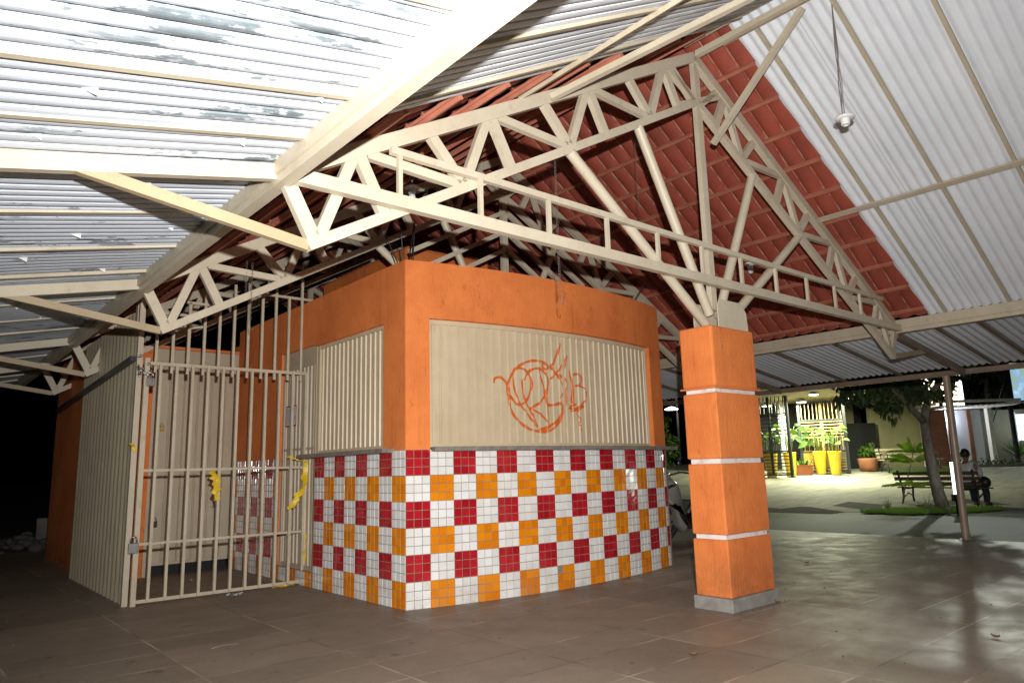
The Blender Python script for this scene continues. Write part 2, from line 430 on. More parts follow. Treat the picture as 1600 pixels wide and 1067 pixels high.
# ------------------------------------------------------------------ camera, flash, night sky
cam_d = bpy.data.cameras.new('camera'); cam = bpy.data.objects.new('camera', cam_d); COL.objects.link(cam)
CAMP = V((-3.42057, -5.47269, 1.15985))
R_ = V((0.76203613, -0.64696435, -0.02716742)); F_ = V((0.64084478, 0.74748425, 0.1748864))
R_.normalize(); F_ = (F_ - R_*F_.dot(R_)).normalized(); U_ = R_.cross(F_)
cam.matrix_world = Matrix(((R_.x,U_.x,-F_.x,CAMP.x),(R_.y,U_.y,-F_.y,CAMP.y),(R_.z,U_.z,-F_.z,CAMP.z),(0,0,0,1)))
cam_d.sensor_width = 36; cam_d.lens = 1118.8/1600*36; cam_d.clip_start = .05; cam_d.clip_end = 500
SC.camera = cam
FPX = 1118.8
def ray(px, py): return R_*((px-800)/FPX) + U_*(-(py-533.5)/FPX) + F_
def at(px, py, D): return CAMP + ray(px, py)*D
FH = V((F_.x, F_.y, 0)).normalized()
def gz(x, y):
    g = (V((x, y, 0)) - V((CAMP.x, CAMP.y, 0))).dot(FH)
    return min(max(0, (g-17.6)*.086), 1.15)
def gpt(px, py):
    """where the line of sight of that spot meets the ground"""
    r = ray(px, py); t = 1.0; 
    while t < 60:
        p = CAMP + r*t
        if p.z <= gz(p.x, p.y): return V((p.x, p.y, gz(p.x, p.y)))
        t += .02
    return V((p.x, p.y, gz(p.x, p.y)))

def lamp(name, kind, loc, energy, col, target=None, **k):
    d = bpy.data.lights.new(name, kind); d.energy = energy; d.color = col
    for a, v in k.items(): setattr(d, a, v)
    o = bpy.data.objects.new(name, d); COL.objects.link(o); o.location = loc
    if target is not None: o.rotation_euler = (V(target)-V(loc)).to_track_quat('-Z', 'Y').to_euler()
    return o
FLASH = CAMP + R_*.08 + U_*.32
lamp('camera_flash', 'SPOT', FLASH, 2000, (1, .98, .965), at(850, 460, 6), spot_size=math.radians(128), spot_blend=1, shadow_soft_size=.022)

w = bpy.data.worlds.new('World'); SC.world = w; w.use_nodes = True
nt = w.node_tree; bg = nt.nodes['Background']
sky = nt.nodes.new('ShaderNodeTexSky'); sky.sky_type = 'NISHITA'; sky.sun_disc = False
sky.sun_elevation = math.radians(-5); sky.sun_rotation = math.radians(200)
nt.links.new(sky.outputs[0], bg.inputs[0]); bg.inputs[1].default_value = .08
SC.view_settings.view_transform = 'Standard'; SC.view_settings.look = 'None'
SC.view_settings.exposure = 0; SC.view_settings.gamma = 1

# ------------------------------------------------------------------ ground sheets
xs = [-60 + 2*i for i in range(71)]; ys = [-50 + 2*i for i in range(71)]
m = MB(); m.grid(lambda x, y: (x, y, gz(x, y) - .02), xs, ys)
tag(m.build('ground', M['soil']), kind='structure')
m = MB(); m.grid(lambda x, y: (x, y, 0), [-4.6 + (8.27+4.6)*i/6 for i in range(7)], [-14 + 4*i for i in range(9)])
tag(m.build('paved_floor', M['floor']), kind='structure')
m = MB(); m.grid(lambda x, y: (x, y, -.008), [8.27, 10, 12, 13.15], [-30 + 5*i for i in range(17)])
tag(m.build('road', M['road']), kind='structure')
m = MB(); m.grid(lambda x, y: (x, y, gz(x, y) - .003), [13.15 + 1.2*i for i in range(36)], [-30 + 1.2*i for i in range(70)])
tag(m.build('plaza', M['plaza']), kind='structure')

# ------------------------------------------------------------------ kiosk
B = .225; TH0 = math.radians(-16.24271); KA = .15224985; ARC = 3.72
def arc(s, d=0.0, z=0.0):
    """point on the bulging front at arc length s, d behind its face"""
    a = TH0 + KA*s
    return V(((math.sin(a)-math.sin(TH0))/KA - math.sin(a)*d, (math.cos(TH0)-math.cos(a))/KA + math.cos(a)*d, z))
kiosk = thing('snack_kiosk', (1.84, 2.0, 0), 'orange snack kiosk with a checkered tile base and beige shutters under the truss roof', 'kiosk')
def arcbox(mb, s0, s1, z0, z1, d0, d1, n=None, mat=0):
    n = n or max(2, int((s1-s0)/.08))
    ss = [s0 + (s1-s0)*i/n for i in range(n+1)]
    vs = []; 
    for s in ss: vs += [arc(s,d0,z0), arc(s,d1,z0), arc(s,d1,z1), arc(s,d0,z1)]
    fs = []
    for i in range(n):
        a, b = 4*i, 4*i+4
        fs += [(a, b, b+3, a+3), (a+1, a+2, b+2, b+1), (a+3, b+3, b+2, a+2), (a, a+1, b+1, b)]
    fs += [(0, 3, 2, 1), (4*n, 4*n+1, 4*n+2, 4*n+3)]
    mb.add(vs, fs, mat); return mb
ZT = 3.09; ZS = 1.372; ZL = 2.55
m = MB()
arcbox(m, 0, .228, 1.35, ZT, 0, .15); arcbox(m, 3.405, ARC, 1.35, ZT, 0, .15); arcbox(m, .228, 3.405, ZL, ZT, 0, .15)
arcbox(m, 0.001, ARC, 0, 1.349, .012, .15)
m.build('front_wall', M['orange'], kiosk)
m = MB()
m.box((0, .01, 1.35), (.14, .385, ZT)); m.box((0, .385, ZL), (.14, 1.86, ZT)); m.box((0, 1.86, 2.575), (.14, 2.76, ZT))
m.box((0, 2.76, 1.35), (.14, 4.2, ZT)); m.box((.012, .02, 0), (.14, 1.85, 1.349)); m.box((.012, 2.76, 0), (.14, 4.19, 1.349))
m.box((.012, 1.85, 0), (.14, 2.76, .15))
m.build('side_wall', M['orange'], kiosk)
e = arc(ARC, .15)
m = MB(); m.box((3.66, .06, 0), (3.52, 4.2, ZT-.02)); m.build('far_side_wall', M['orange'], kiosk)
m = MB(); m.box((.14, .9, 2.94), (3.52, 4.2, 3.02)); m.build('roof_slab', M['conc'], kiosk)
# back block behind the gate
m = MB()
m.box((-1.6, 4.9, 0), (-1.46, 7.4, 2.9)); m.box((-1.6, 4.2, 0), (-1.47, 4.9, 2.9)); m.box((-1.47, 4.2, 0), (-1.05, 4.34, 2.8))
m.box((-1.46, 7.26, 0), (3.66, 7.4, 2.9)); m.box((3.52, 4.2, 0), (3.66, 7.26, 2.9)); m.box((.0, 4.2, 2.0), (3.52, 4.34, 2.9))
m.box((-1.05, 4.2, 2.785), (0, 4.34, 2.82))
m.build('rear_wall', M['orange'], kiosk)
m = MB(); m.box((-1.615, 4.86, 0), (-1.601, 7.41, .07)); m.build('skirting', M['terracotta'], kiosk)
# raised tank room on top
m = MB(); m.box((1.28, 2.0, 3.02), (2.62, 4.4, 4.0)); m.build('tank_room', M['orange'], kiosk, bevel=.05)

# glazed tiles: every small tile modelled, three glazes on one backing
def tile_cladding(name, P, nu, ci, z0, z1, col):
    """P(u, z, out) point; nu small tiles along, ci colour index offset"""
    mb = MB(); t = B/3
    for i in range(nu):
        for j in range(18):
            za, zb = 1.35 - (j+1)*t, 1.35 - j*t
            if za < z0 - .001 or zb > z1 + .001: continue
            k = col((i+ci)//3, j//3)
            g = .0036; o = .0045 + random.uniform(-.0006, .0006)
            tl = [random.uniform(-.0005, .0005) for _ in range(4)]
            u0, u1 = i*t + g, (i+1)*t - g
            if random.random() < .006 and j > 14: continue
            vs = [P(u0, za+g, o+tl[0]), P(u1, za+g, o+tl[1]), P(u1, zb-g, o+tl[2]), P(u0, zb-g, o+tl[3])]
            c = .0016
            vs2 = [P(u0-c, za+g-c, 0), P(u1+c, za+g-c, 0), P(u1+c, zb-g+c, 0), P(u0-c, zb-g+c, 0)]
            mb.add(vs + vs2, [(0,1,2,3), (4,5,1,0), (5,6,2,1), (6,7,3,2), (7,4,0,3)], k)
    return mb.build(name, [M['white_tile'], M['red_tile'], M['orange_tile']], kiosk)
def colf(c, r):
    if r % 2 == 0: return 1 if c % 2 == 0 else 0
    return 0 if c % 2 == 0 else 2
def cols(c, r):
    if r % 2 == 0: return 1 if c % 2 == 1 else 0
    return 2 if c % 2 == 0 else 0
m = MB(); arcbox(m, 0, ARC, 0, 1.35, -.001, .011); m.box((-.001, .002, 0), (.011, 1.845, 1.35)); m.box((-.001, 2.765, 0), (.011, 4.19, 1.35))
m.box((-.001, 1.845, 0), (.011, 2.765, .15)); m.build('tile_backing', M['grout'], kiosk)
tile_cladding('front_tiles', lambda u, z, o: arc(u, -o-.001, z), 49, 0, 0, 1.35, colf)
tile_cladding('side_tiles', lambda u, z, o: V((-o-.001, u, z)), 24, 0, 0, 1.35, cols)
tile_cladding('passage_tiles', lambda u, z, o: V((-o-.001, 2.77+u, z)), 18, 1, 0, 1.35, cols)
tile_cladding('threshold_tiles', lambda u, z, o: V((-o-.001, 1.85+u, z)), 12, 1, 0, .15, cols)

# stone counter
m = MB(); arcbox(m, .236, 3.84, 1.332, ZS, -.11, .045)
m.build('front_counter', M['stone'], kiosk, bevel=.004)
m = MB(); m.box((-.12, .2, 1.332), (.05, 2.02, ZS)); m.build('side_counter', M['stone'], kiosk, bevel=.004)

# ribbed shutters
PITCH = .0935
def rib(u):
    x = u % PITCH
    if x < .058: return 0.0
    if x < .066: return (x-.058)/.008*.013
    if x < .080: return .013
    if x < .088: return (.088-x)/.008*.013
    return 0.0
def ribbed(mb, P, u0, u1, z0, z1, flip=False):
    us = [u0]; k = math.floor(u0/PITCH)
    while k*PITCH < u1:
        for q in (.0, .058, .066, .080, .088):
            u = k*PITCH + q
            if u0 < u < u1: us.append(u)
        k += 1
    us.append(u1)
    zs = [z0 + (z1-z0)*i/6 for i in range(7)]
    mb.grid(lambda u, z: P(u, z, rib(u)), us, zs, 0, False, flip)
DS = .065
m = MB(); ribbed(m, lambda u, z, o: arc(u, DS-o, z), .262, 3.375, ZS+.035, ZL-.045, True)
fs = m.build('front_shutter', M['shutter'], kiosk)
m = MB(); arcbox(m, .229, .262, ZS+.001, ZL-.001, DS-.02, DS+.03, 2); arcbox(m, 3.375, 3.404, ZS+.001, ZL-.001, DS-.02, DS+.03, 2)
arcbox(m, .262, 3.375, ZL-.045, ZL-.001, DS-.018, DS+.03); arcbox(m, .262, 3.375, ZS+.001, ZS+.035, DS-.018, DS+.03)
m.build('frame', M['shutter'], fs)
m = MB(); arcbox(m, 1.80, 1.812, ZS+.036, ZL-.046, DS-.021, DS-.001, 2)
m.build('leaf_seam', M['shutter'], fs)
m = MB(); ribbed(m, lambda u, z, o: V((.055-o, u, z)), .41, 1.80, ZS+.035, ZL-.04)
ss = m.build('side_shutter', M['shutter'], kiosk)
m = MB(); m.box((.03,.386,ZS+.001),(.08,.41,ZL-.001)); m.box((.03,1.80,ZS+.001),(.08,1.859,ZL-.001)); m.box((.034,.41,ZL-.04),(.08,1.80,ZL-.001)); m.box((.034,.41,ZS+.001),(.08,1.80,ZS+.035))
m.build('frame', M['shutter'], ss)
m = MB(); ribbed(m, lambda u, z, o: V((.05-o, u, z)), 1.90, 2.71, .2, 2.36)
sd = m.build('side_door', M['door'], kiosk)
m = MB(); m.box((.025,1.862,.151),(.09,1.90,2.574)); m.box((.025,2.71,.151),(.09,2.759,2.574)); m.box((.03,1.9,2.36),(.08,2.71,2.41)); m.box((.03,1.9,.151),(.08,2.71,.2)); m.box((.04,1.9,2.41),(.07,2.71,2.574)); m.box((.03,1.9,1.43),(.038,2.71,1.455))
m.build('frame', M['door'], sd)
m = MB(); m.box((.026, 2.375, 1.71), (.029, 2.665, 1.95)); ps = m.build('poster', M['poster_red'], sd)
m = MB(); m.box((.0235, 2.392, 1.725), (.0255, 2.65, 1.935)); m.build('poster_sheet', M['paper'], ps)
m = MB()
for r in range(9):
    y = 2.64
    z = 1.915 - r*.0205
    while y > 2.42:
        l = random.uniform(.015, .05); m.box((.0222, y, z), (.0232, y-l, z-.009)); y -= l + .012
m.build('poster_print', M['ink'], ps)
# rear double door of the passage
def smalls(u):
    x = u % .17
    return .009 if x < .006 or .016 < x < .022 else 0
m = MB()
us = []; u = -1.0
while u < -.02:
    us.append(u); u += .006
us.append(-.02)
m.grid(lambda u, z: V((u, 4.235 - smalls(u), z)), us, [.155, 1.215], 0, False)
m.grid(lambda u, z: V((u, 4.235 - smalls(u), z)), us, [1.235, 2.62], 0, False)
bd = m.build('rear_door', M['door'], kiosk)
m = MB(); m.box((-1.049,4.205,.0),(-1.0,4.26,2.78)); m.box((-.02,4.205,.0),(-.001,4.26,2.78)); m.box((-1.0,4.215,2.62),(-.02,4.26,2.78)); m.box((-1,4.222,1.215),(-.02,4.25,1.235)); m.box((-1,4.215,.125),(-.02,4.25,.155))
m.build('frame', M['door'], bd)
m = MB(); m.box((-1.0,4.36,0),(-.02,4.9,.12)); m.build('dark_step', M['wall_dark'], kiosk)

# spray tag on the front shutter, following its ribs
def px_shutter(x, y):
    px, py = 740 + x/5.93, 520 + y/5.93
    r = ray(px, py); Rr = 1/KA - DS + .004; cx, cy = -math.sin(TH0)/KA, math.cos(TH0)/KA
    dx, dy = CAMP.x-cx, CAMP.y-cy
    A = r.x**2+r.y**2; Bq = 2*(r.x*dx+r.y*dy); D = dx*dx+dy*dy-Rr*Rr
    t = (-Bq-math.sqrt(Bq*Bq-4*A*D))/(2*A); p = CAMP + r*t
    return (math.atan2(p.x-cx, -(p.y-cy))-TH0)/KA, p.z
def cr(pts, n=10):
    out = []
    P = [pts[0]] + pts + [pts[-1]]
    for i in range(1, len(P)-2):
        for k in range(n):
            t = k/n; a, b, c, d = P[i-1], P[i], P[i+1], P[i+2]
            out.append(tuple(.5*(2*b[j]+(c[j]-a[j])*t+(2*a[j]-5*b[j]+4*c[j]-d[j])*t*t+(3*b[j]-a[j]-3*c[j]+d[j])*t**3) for j in (0,1)))
    out.append(pts[-1]); return out
strokes = [
 (24, [(185,470),(195,425),(235,410),(275,430),(310,475),(325,560),(330,620),(340,690),(380,770),(440,835),(520,890),(620,912),(710,905),(790,830),(830,740),(850,640),(850,560)]),
 (22, [(325,600),(312,500),(335,420),(385,340),(440,295),(510,265),(580,258),(640,270),(690,300)]),
 (20, [(640,260),(640,310),(665,340),(690,325),(680,295),(650,290)]),
 (26, [(805,95),(785,160),(755,240),(735,285),(712,312),(735,345),(760,375)]),
 (20, [(870,210),(835,270),(800,330),(755,385),(710,430)]),
 (18, [(870,210),(845,290),(830,380),(850,435),(865,480),(840,550),(795,605)]),
 (22, [(760,380),(810,400),(850,430)]),
 (18, [(765,385),(810,450),(840,520),(855,590),(852,660),(830,730)]),
 (22, [(360,400),(370,350),(410,325),(470,340),(515,390),(535,470),(520,560),(490,630),(440,662),(400,660),(360,610),(330,570)]),
 (18, [(365,400),(375,500),(400,590),(440,670),(500,750),(550,820),(590,870)]),
 (18, [(450,430),(455,520),(470,610),(510,690),(545,760),(580,830),(595,880)]),
 (22, [(465,440),(490,390),(530,345),(590,330),(640,350),(680,410),(690,480),(670,560),(620,640),(560,680),(510,705)]),
 (18, [(600,340),(625,420),(650,500),(660,580),(680,670),(690,750),(700,810)]),
 (26, [(690,420),(685,490),(665,560),(670,620),(690,665),(740,668),(800,655),(820,665),(815,720),(790,800),(740,840),(680,880),(610,890)]),
 (18, [(510,705),(570,720),(640,770),(690,830),(715,880)]),
 (20, [(885,345),(895,400),(910,470),(915,560),(920,640),(930,670)]),
 (20, [(915,400),(950,380),(990,400),(1000,450),(975,485),(935,490)]),
 (18, [(975,490),(1020,510),(1045,560),(1035,620),(1000,665),(960,690)]),
 (18, [(910,560),(905,620),(930,660),(955,660)]),
 (18, [(955,665),(900,680),(890,700),(940,700),(1010,680),(1015,690),(960,712),(895,730)]),
 (12, [(975,720),(960,750),(985,800),(975,850),(995,860),(990,890),(1000,940),(1010,1035)]),
]
m = MB()
for si, (wd, pts) in enumerate(strokes):
    c = [px_shutter(*p) for p in cr(pts, 14)]
    n = len(c); hw = wd/5.93*.0068/2; nv = 5
    vs = []
    for i, (s, z) in enumerate(c):
        a = c[max(0, i-1)]; b = c[min(n-1, i+1)]
        tx, tz = b[0]-a[0], b[1]-a[1]; l = math.hypot(tx, tz) or 1
        h = hw*(.75+.45*math.sin(i*.13+si)**2)
        if i < 4 or i > n-5: h *= .6
        for k in range(nv):
            q = (k/(nv-1)*2-1)*h
            u = s - tz/l*q; zz = z + tx/l*q
            vs.append(arc(u, DS - rib(u) - .0014 - .0001*si, zz))
    fsx = [(i*nv+k, i*nv+k+1, (i+1)*nv+k+1, (i+1)*nv+k) for i in range(n-1) for k in range(nv-1)]
    m.add(vs, fsx)
m.build('spray_tag', M['spray'], fs)

# starter bars sticking out of the kiosk corner
for p, q in (((.06,.12,ZT),(-.02,.06,3.45)),((.12,.06,ZT),(.13,.04,3.5)),((.1,.1,ZT),(.2,.16,3.52)),((.05,.2,ZT),(-.06,.24,3.36)),((3.3,.1,ZT),(3.42,-.03,3.36))):
    m = MB(); m.tube(p, q, .006, 6); m.build('rebar', M['black'], kiosk)

# ------------------------------------------------------------------ gate, fence panel, grille
YG = 2.14
gate = thing('barred_gate', (-.76, YG, 0), 'beige steel bar gate closing the passage beside the kiosk', 'gate')
for z, hh in ((.035, .04), (.555, .03), (1.24, .03), (2.28, .04)):
    m = MB(); m.box((-1.60, YG-.004, z-hh*.4), (.09, YG+.016, z+hh*.4)); m.build('rail', M['cream_dull'], gate)
m = MB(); m.box((-1.645, YG-.02, .0), (-1.60, YG+.02, 2.33)); m.build('stile', M['cream_dull'], gate)
m = MB(); m.box((.09, YG-.02, .0), (.125, YG+.02, 2.31)); m.build('stile', M['cream_dull'], gate)
bx = [-1.5 + .152*i for i in range(11)]
for x in bx:
    m = MB(); m.box((x-.013, YG-.026, .03), (x+.013, YG-.001+.012, 2.275)); m.build('bar', M['cream_dull'], gate)
gr = thing('upper_grille', (-.76, YG+.07, 2.3), 'stepped beige bar grille filling the gap above the passage gate', 'grille')
yg2 = YG + .07
for i, x in enumerate(bx):
    top = 2.80 if x < -1.22 else (2.93 if x < -.5 else 3.14)
    if i in (3, 5, 8): top += .28
    if i in (6, 10): top += .42
    m = MB(); m.box((x-.03-.013, yg2-.013, 2.2), (x-.03+.013, yg2+.013, top)); m.build('bar', M['cream_dull'], gr)
for x0, x1, z in ((-1.62,-1.24,2.81),(-1.26,-.93,2.95),(-.5,.12,3.15)):
    m = MB(); m.box((x0, yg2-.012, z-.012), (x1, yg2+.014, z+.014)); m.build('rail', M['cream_dull'], gr)
for p, q in (((.12,yg2,3.15),(.12,yg2,2.66)),((.12,yg2,2.66),(-.02,yg2,2.68)),((-1.23,yg2,2.95),(-1.23,yg2,2.3)),((-1.6,yg2+.03,2.62),(-1.05,yg2+.03,2.72))):
    m = MB(); m.beam(p, q, .024, .024); m.build('stay', M['cream_dull'], gr)
fence = thing('sheet_metal_fence', (-1.67, 3.5, 0), 'pale ribbed sheet metal fence panel running back from the gate post', 'fence')
m = MB()
us = [2.24 + .168*(i+q) for i in range(16) for q in (0, .12, .25, .38, .5, .62, .75, .88)] + [4.93]
m.grid(lambda u, z: V((-1.665 - .02*(.5+.5*math.cos((u-2.24)/.168*2*PI)), u, z)), us, [0, .5, 1, 1.5, 2, 2.5, 2.85])
m.build('sheet', M['fence'], fence)
m = MB(); m.box((-1.705, 2.18, 0), (-1.655, 2.235, 2.98)); m.build('post', M['cream_dull'], fence)
m = MB(); m.box((-1.70, 2.3, 2.6), (-1.655, 2.38, 2.98)); m.build('post', M['cream_dull'], fence)
m = MB(); m.beam((-1.715, 2.3, 2.34), (-1.70, 6.7, 2.16), .05, .05); m.build('track', M['darksteel'], fence)

# ------------------------------------------------------------------ column
XC, HALF = 1.98, 3.96; XLE, XRE = XC-HALF, XC+HALF
YT = -1.91
col = thing('roof_column', (2.015, -1.915, 0), 'square orange plaster column with three white bands standing in front of the kiosk', 'column')
def cbox(z0, z1, g): return MB().box((1.69-g, -2.08-g, z0), (2.34+g, -1.75+g, z1))
cbox(0, .105, .018).build('plinth', M['plinth'], col, bevel=.006)
for z0, z1, g in ((.105, .553, 0), (.59, 1.157, 0), (1.197, 1.742, 0)):
    cbox(z0, z1, g).build('shaft_block', M['orange'], col, bevel=.011)
cbox(1.79, 2.31, 0).build('shaft_block', M['orange'], col, bevel=.018)
cbox(1.775, 1.79, .016).build('drip_edge', M['orange'], col, bevel=.004)
for z0, z1 in ((.553, .59), (1.157, 1.197), (1.742, 1.775)):
    cbox(z0, z1, -.022).build('white_band', M['white_band'], col)

# ------------------------------------------------------------------ roof trusses
SL = .548
def ztop(x): return 3.03 + SL*(HALF - 0.47 - abs(x-XC)) - .0   # axis of the upper chord
def zbot(x): return 2.655 + .552*(HALF - .65 - abs(x-XC))      # axis of the lower chord
def make_truss(y):
    t = thing('roof_truss', (XC, y, 0), '', 'truss', 'steel trusses carrying the gable roof')
    P = lambda x, z, dy=0: V((x, y+dy, z))
    for s in (-1, 1):
        X = lambda d: XC + s*d
        m = MB(); m.beam(P(X(HALF), ztop(X(HALF))-.005), P(X(.0), ztop(XC)), .065, .092); m.build('top_chord', M['cream'], t)
        m = MB(); m.beam(P(X(3.80), zbot(X(3.80))), P(X(.03), zbot(X(.03))), .06, .064); m.build('bottom_chord', M['cream'], t)
        def web(a, b_, w=.06):
            m = MB(); za = ztop(X(a))-.05; zb = zbot(X(b_))+.035
            p, q = P(X(a), za), P(X(b_), zb); d = (q-p).normalized()
            n = d.cross(V((0,1,0)))
            m.beam(p - d*.01, q + d*.01, .045, w*.88, n); m.build('web_member', M['cream'], t)
        web(3.93, 3.77, .09)
        for k in range(4):
            T = 3.49 - 1.01*k
            web(T+.05, T+.22+.02, .075); web(T, T-.15-.01, .085); web(T-.06, T-.72, .065)
            if k < 3: web(T-.51, T-.75, .08)
        web(.34, .07, .06)
    m = MB(); m.beam(P(XC, 2.5), P(XC, ztop(XC)), .05, .045, (1,0,0)); m.beam(P(XC+.055, 2.5, .015), P(XC+.055, ztop(XC)-.03, .015), .05, .045, (1,0,0))
    m.build('king_post', M['cream'], t)
    for s in (-1, 1):
        for b0, z0, b1 in ((.14, 2.36, 1.72), (.07, 2.45, .88)):
            x1 = XC + s*b1
            m = MB(); m.tube(P(XC+.03+s*b0, z0), P(x1, zbot(x1)-.02), .042, 14); m.build('fan_strut', M['cream'], t)
        # bracket up to the side canopy
        x0 = XC + s*3.80
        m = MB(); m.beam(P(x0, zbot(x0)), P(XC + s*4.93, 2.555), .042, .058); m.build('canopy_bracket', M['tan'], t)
    return t
TY = [YT, .95, 4.12, 6.4]
tr = make_truss(TY[0]); tr['label'] = 'nearest roof truss, its fan of struts meeting on the orange column'
for yy in (-2.045, -1.80):
    m = MB()
    pg = [(1.86,2.3),(1.86,2.50),(1.90,2.56),(2.22,2.56),(2.30,2.48),(2.315,2.3)]
    vs = [(x, yy-.006, z) for x, z in pg] + [(x, yy+.006, z) for x, z in pg]; n = len(pg)
    m.add(vs, [tuple(range(n)), tuple(range(2*n-1, n-1, -1))] + [(i, i+n, (i+1) % n+n, (i+1) % n) for i in range(n)])
    m.build('gusset_plate', M['cream'], tr)
LB = ['', 'second roof truss, crossing above the front corner of the kiosk and its passage', 'third roof truss, over the rear orange wall behind the passage', 'farthest roof truss at the back end of the eave']
trs = [tr]
for i in (1, 2, 3):
    t2 = dup(tr, (XC, TY[i], 0), LB[i])
    for c in list(t2.children):
        if c.name.startswith('gusset') or (i > 1 and c.name.startswith('fan_strut')): bpy.data.objects.remove(c)
    t2['_o'] = (XC, TY[i], 0); trs.append(t2)
t2 = trs[1]
for za, wl in ((4.27, 1.35), (3.79, .9), (4.02, 1.1)):
    for s in (-1, 1):
        m = MB(); m.beam((XC+.03, TY[1]-.03, za), (XC+s*wl, TY[1]-.03, za-.56*wl), .05, .05); m.build('inner_rafter', M['cream'], t2)

tie = thing('tie_beam', (XC, YT, 2.74), 'long level tie beam with an open rail across the nearest truss', 'beam')
m = MB(); m.box((XLE, YT-.095, 2.70), (XRE, YT-.037, 2.778)); m.build('beam', M['cream'], tie)
m = MB(); m.box((-1.33, YT-.075, 3.035), (5.50, YT-.037, 3.08)); m.build('top_rail', M['cream'], tie)
for i in range(11):
    x = -1.27 + .615*i
    m = MB(); m.box((x-.014, YT-.073, 2.785), (x+.014, YT-.045, 3.035)); m.build('baluster', M['cream'], tie)

for lab, p, q in (('slim diagonal brace rising from the left chord of the nearest truss to the ridge', (.04, YT-.05, 3.86), (1.55, -4.6, 4.78)),
                  ('slim diagonal brace rising from the king post of the nearest truss to the ridge', (2.14, YT-.05, 4.10), (2.03, -2.98, 4.90))):
    m = MB(); m.beam(p, q, .05, .045); o = m.build('roof_brace', M['cream'], None, loc=p); tag(o, lab, 'brace', 'diagonal braces under the roof')

# ------------------------------------------------------------------ gable roof
ZR = 5.10; RS = .565
def zroof(x): return ZR - RS*abs(x-XC)
YN, YF, YB = -9.0, 9.2, -2.33       # near end, far end, where clay tile meets white sheet
roof = thing('gable_roof', (XC, 0, 2.8), 'gable roof of red clay tile at the back and white corrugated sheet at the front', 'roof')
SP = .0945
def wave(t, sharp=False):
    if sharp:                      # flat pans with narrow raised ribs
        x = (t/SP) % 1
        f = 0 if x < .2 else ((x-.2)/.04 if x < .24 else (1 if x < .965 else (1-x)/.035))
        return .045*min(1, f) + (.006*math.sin(PI*(x-.24)/.725) if .24 < x < .965 else 0)
    return .011*(1-math.cos(2*PI*t/SP))
QS = (0, .1, .2, .24, .3, .45, .6, .75, .87, .965)
for s in (-1, 1):
    us = []; n = int((YB - YN)/SP)
    for i in range(n+1):
        for q in QS: us.append(YN + (i+q)*SP)
    us = [u for u in us if u <= YB + .05]
    def fn(u, v, s=s):
        x = XC + s*v; return V((x, u, zroof(x) + .022 - wave(u-YN, s < 0)))
    m = MB(); m.grid(fn, us, [.01 + (3.99-.01)*i/8 for i in range(9)], 0, s > 0, s < 0)
    m.build('corrugated_sheet', M['sheet2'], roof)
# clay tiles seen from below, with uv so that the seams carry dust
NORM = V((0,0,1))
def clay(s):
    me_v = []; me_f = []; uvs = []
    CP, RP = .187, .435; ca = math.atan(RS); cs, sn = math.cos(ca), math.sin(ca)
    nc = int((YF-YB)/CP); nr = 11
    prof = [(0, .0), (.03, .012), (.09, .004), (.25, -.004), (.5, -.008), (.75, -.004), (.91, .004), (.97, .012), (1, .0)]
    rnd = random.Random(3+s)
    for r in range(nr):
        a0, a1 = .02 + r*RP, .02 + (r+1)*RP + .03
        if a0*cs > HALF-.05: continue
        a1 = min(a1, (HALF-.02)/cs)
        for c in range(nc):
            j = rnd.uniform(-.002, .002); j2 = rnd.uniform(-.003, .003); b = len(me_v)
            for ai, av in enumerate((a0+j2, (a0+a1)/2, a1+j2)):
                lift = (.032, .016, 0)[ai]
                for u, h in prof:
                    y = YB + (c+u)*CP
                    d = h*(1.5 if ai < 2 else 1.9) + lift + j
                    x = XC + s*(av*cs + sn*d); z = ZR - av*sn + cs*d
                    me_v.append((x, y, z)); uvs.append((c+u, r + (0, .5, .99)[ai]))
            n = len(prof)
            for ai in range(2):
                for k in range(n-1):
                    f = (b+ai*n+k, b+ai*n+k+1, b+(ai+1)*n+k+1, b+(ai+1)*n+k)
                    me_f.append(f if s > 0 else f[::-1])
    mb = MB(); mb.v = me_v; mb.f = me_f; mb.m = [0]*len(me_f); mb.sm = [True]*len(me_f)
    o = mb.build('clay_tiles', M['clay'], roof)
    uvl = o.data.uv_layers.new(name='UVMap')
    idx = [0]*len(o.data.loops); o.data.loops.foreach_get('vertex_index', idx)
    for l, vi in enumerate(idx): uvl.data[l].uv = uvs[vi]
    mb = MB()
    for r in range(1, 11):
        a = .02 + r*RP + .012; x = XC + s*(a*cs - sn*.034); z = ZR - a*sn - .034*cs
        if a*cs > HALF: continue
        mb.beam((x, YB+.02, z), (x, YF, z), .036, .034, (s*sn, 0, cs))
        mb.beam((x + s*.034, YB+.02, z+.004), (x + s*.034, YF, z+.004), .016, .02, (s*sn, 0, cs))
    mb.build('battens', M['batten'], roof)
for s in (-1, 1): clay(s)
m = MB(); m.add([(XC-.25, YN, ZR-.08), (XC, YN, ZR+.08), (XC+.25, YN, ZR-.08), (XC-.25, YF, ZR-.08), (XC, YF, ZR+.08), (XC+.25, YF, ZR-.08)], [(0,1,4,3),(1,2,5,4)]); m.build('ridge_cap', M['batten'], roof)
for x, dz, y1 in ((XC-.14, .0, YT), (XC, -.075, YT-.05), (XC+.13, .0, YT-.25)):
    m = MB(); m.box((x-.028, YN, zroof(XC)-.10+dz), (x+.028, y1, zroof(XC)-.045+dz)); m.build('ridge_purlin', M['cream'], roof)
ca = math.atan(RS)
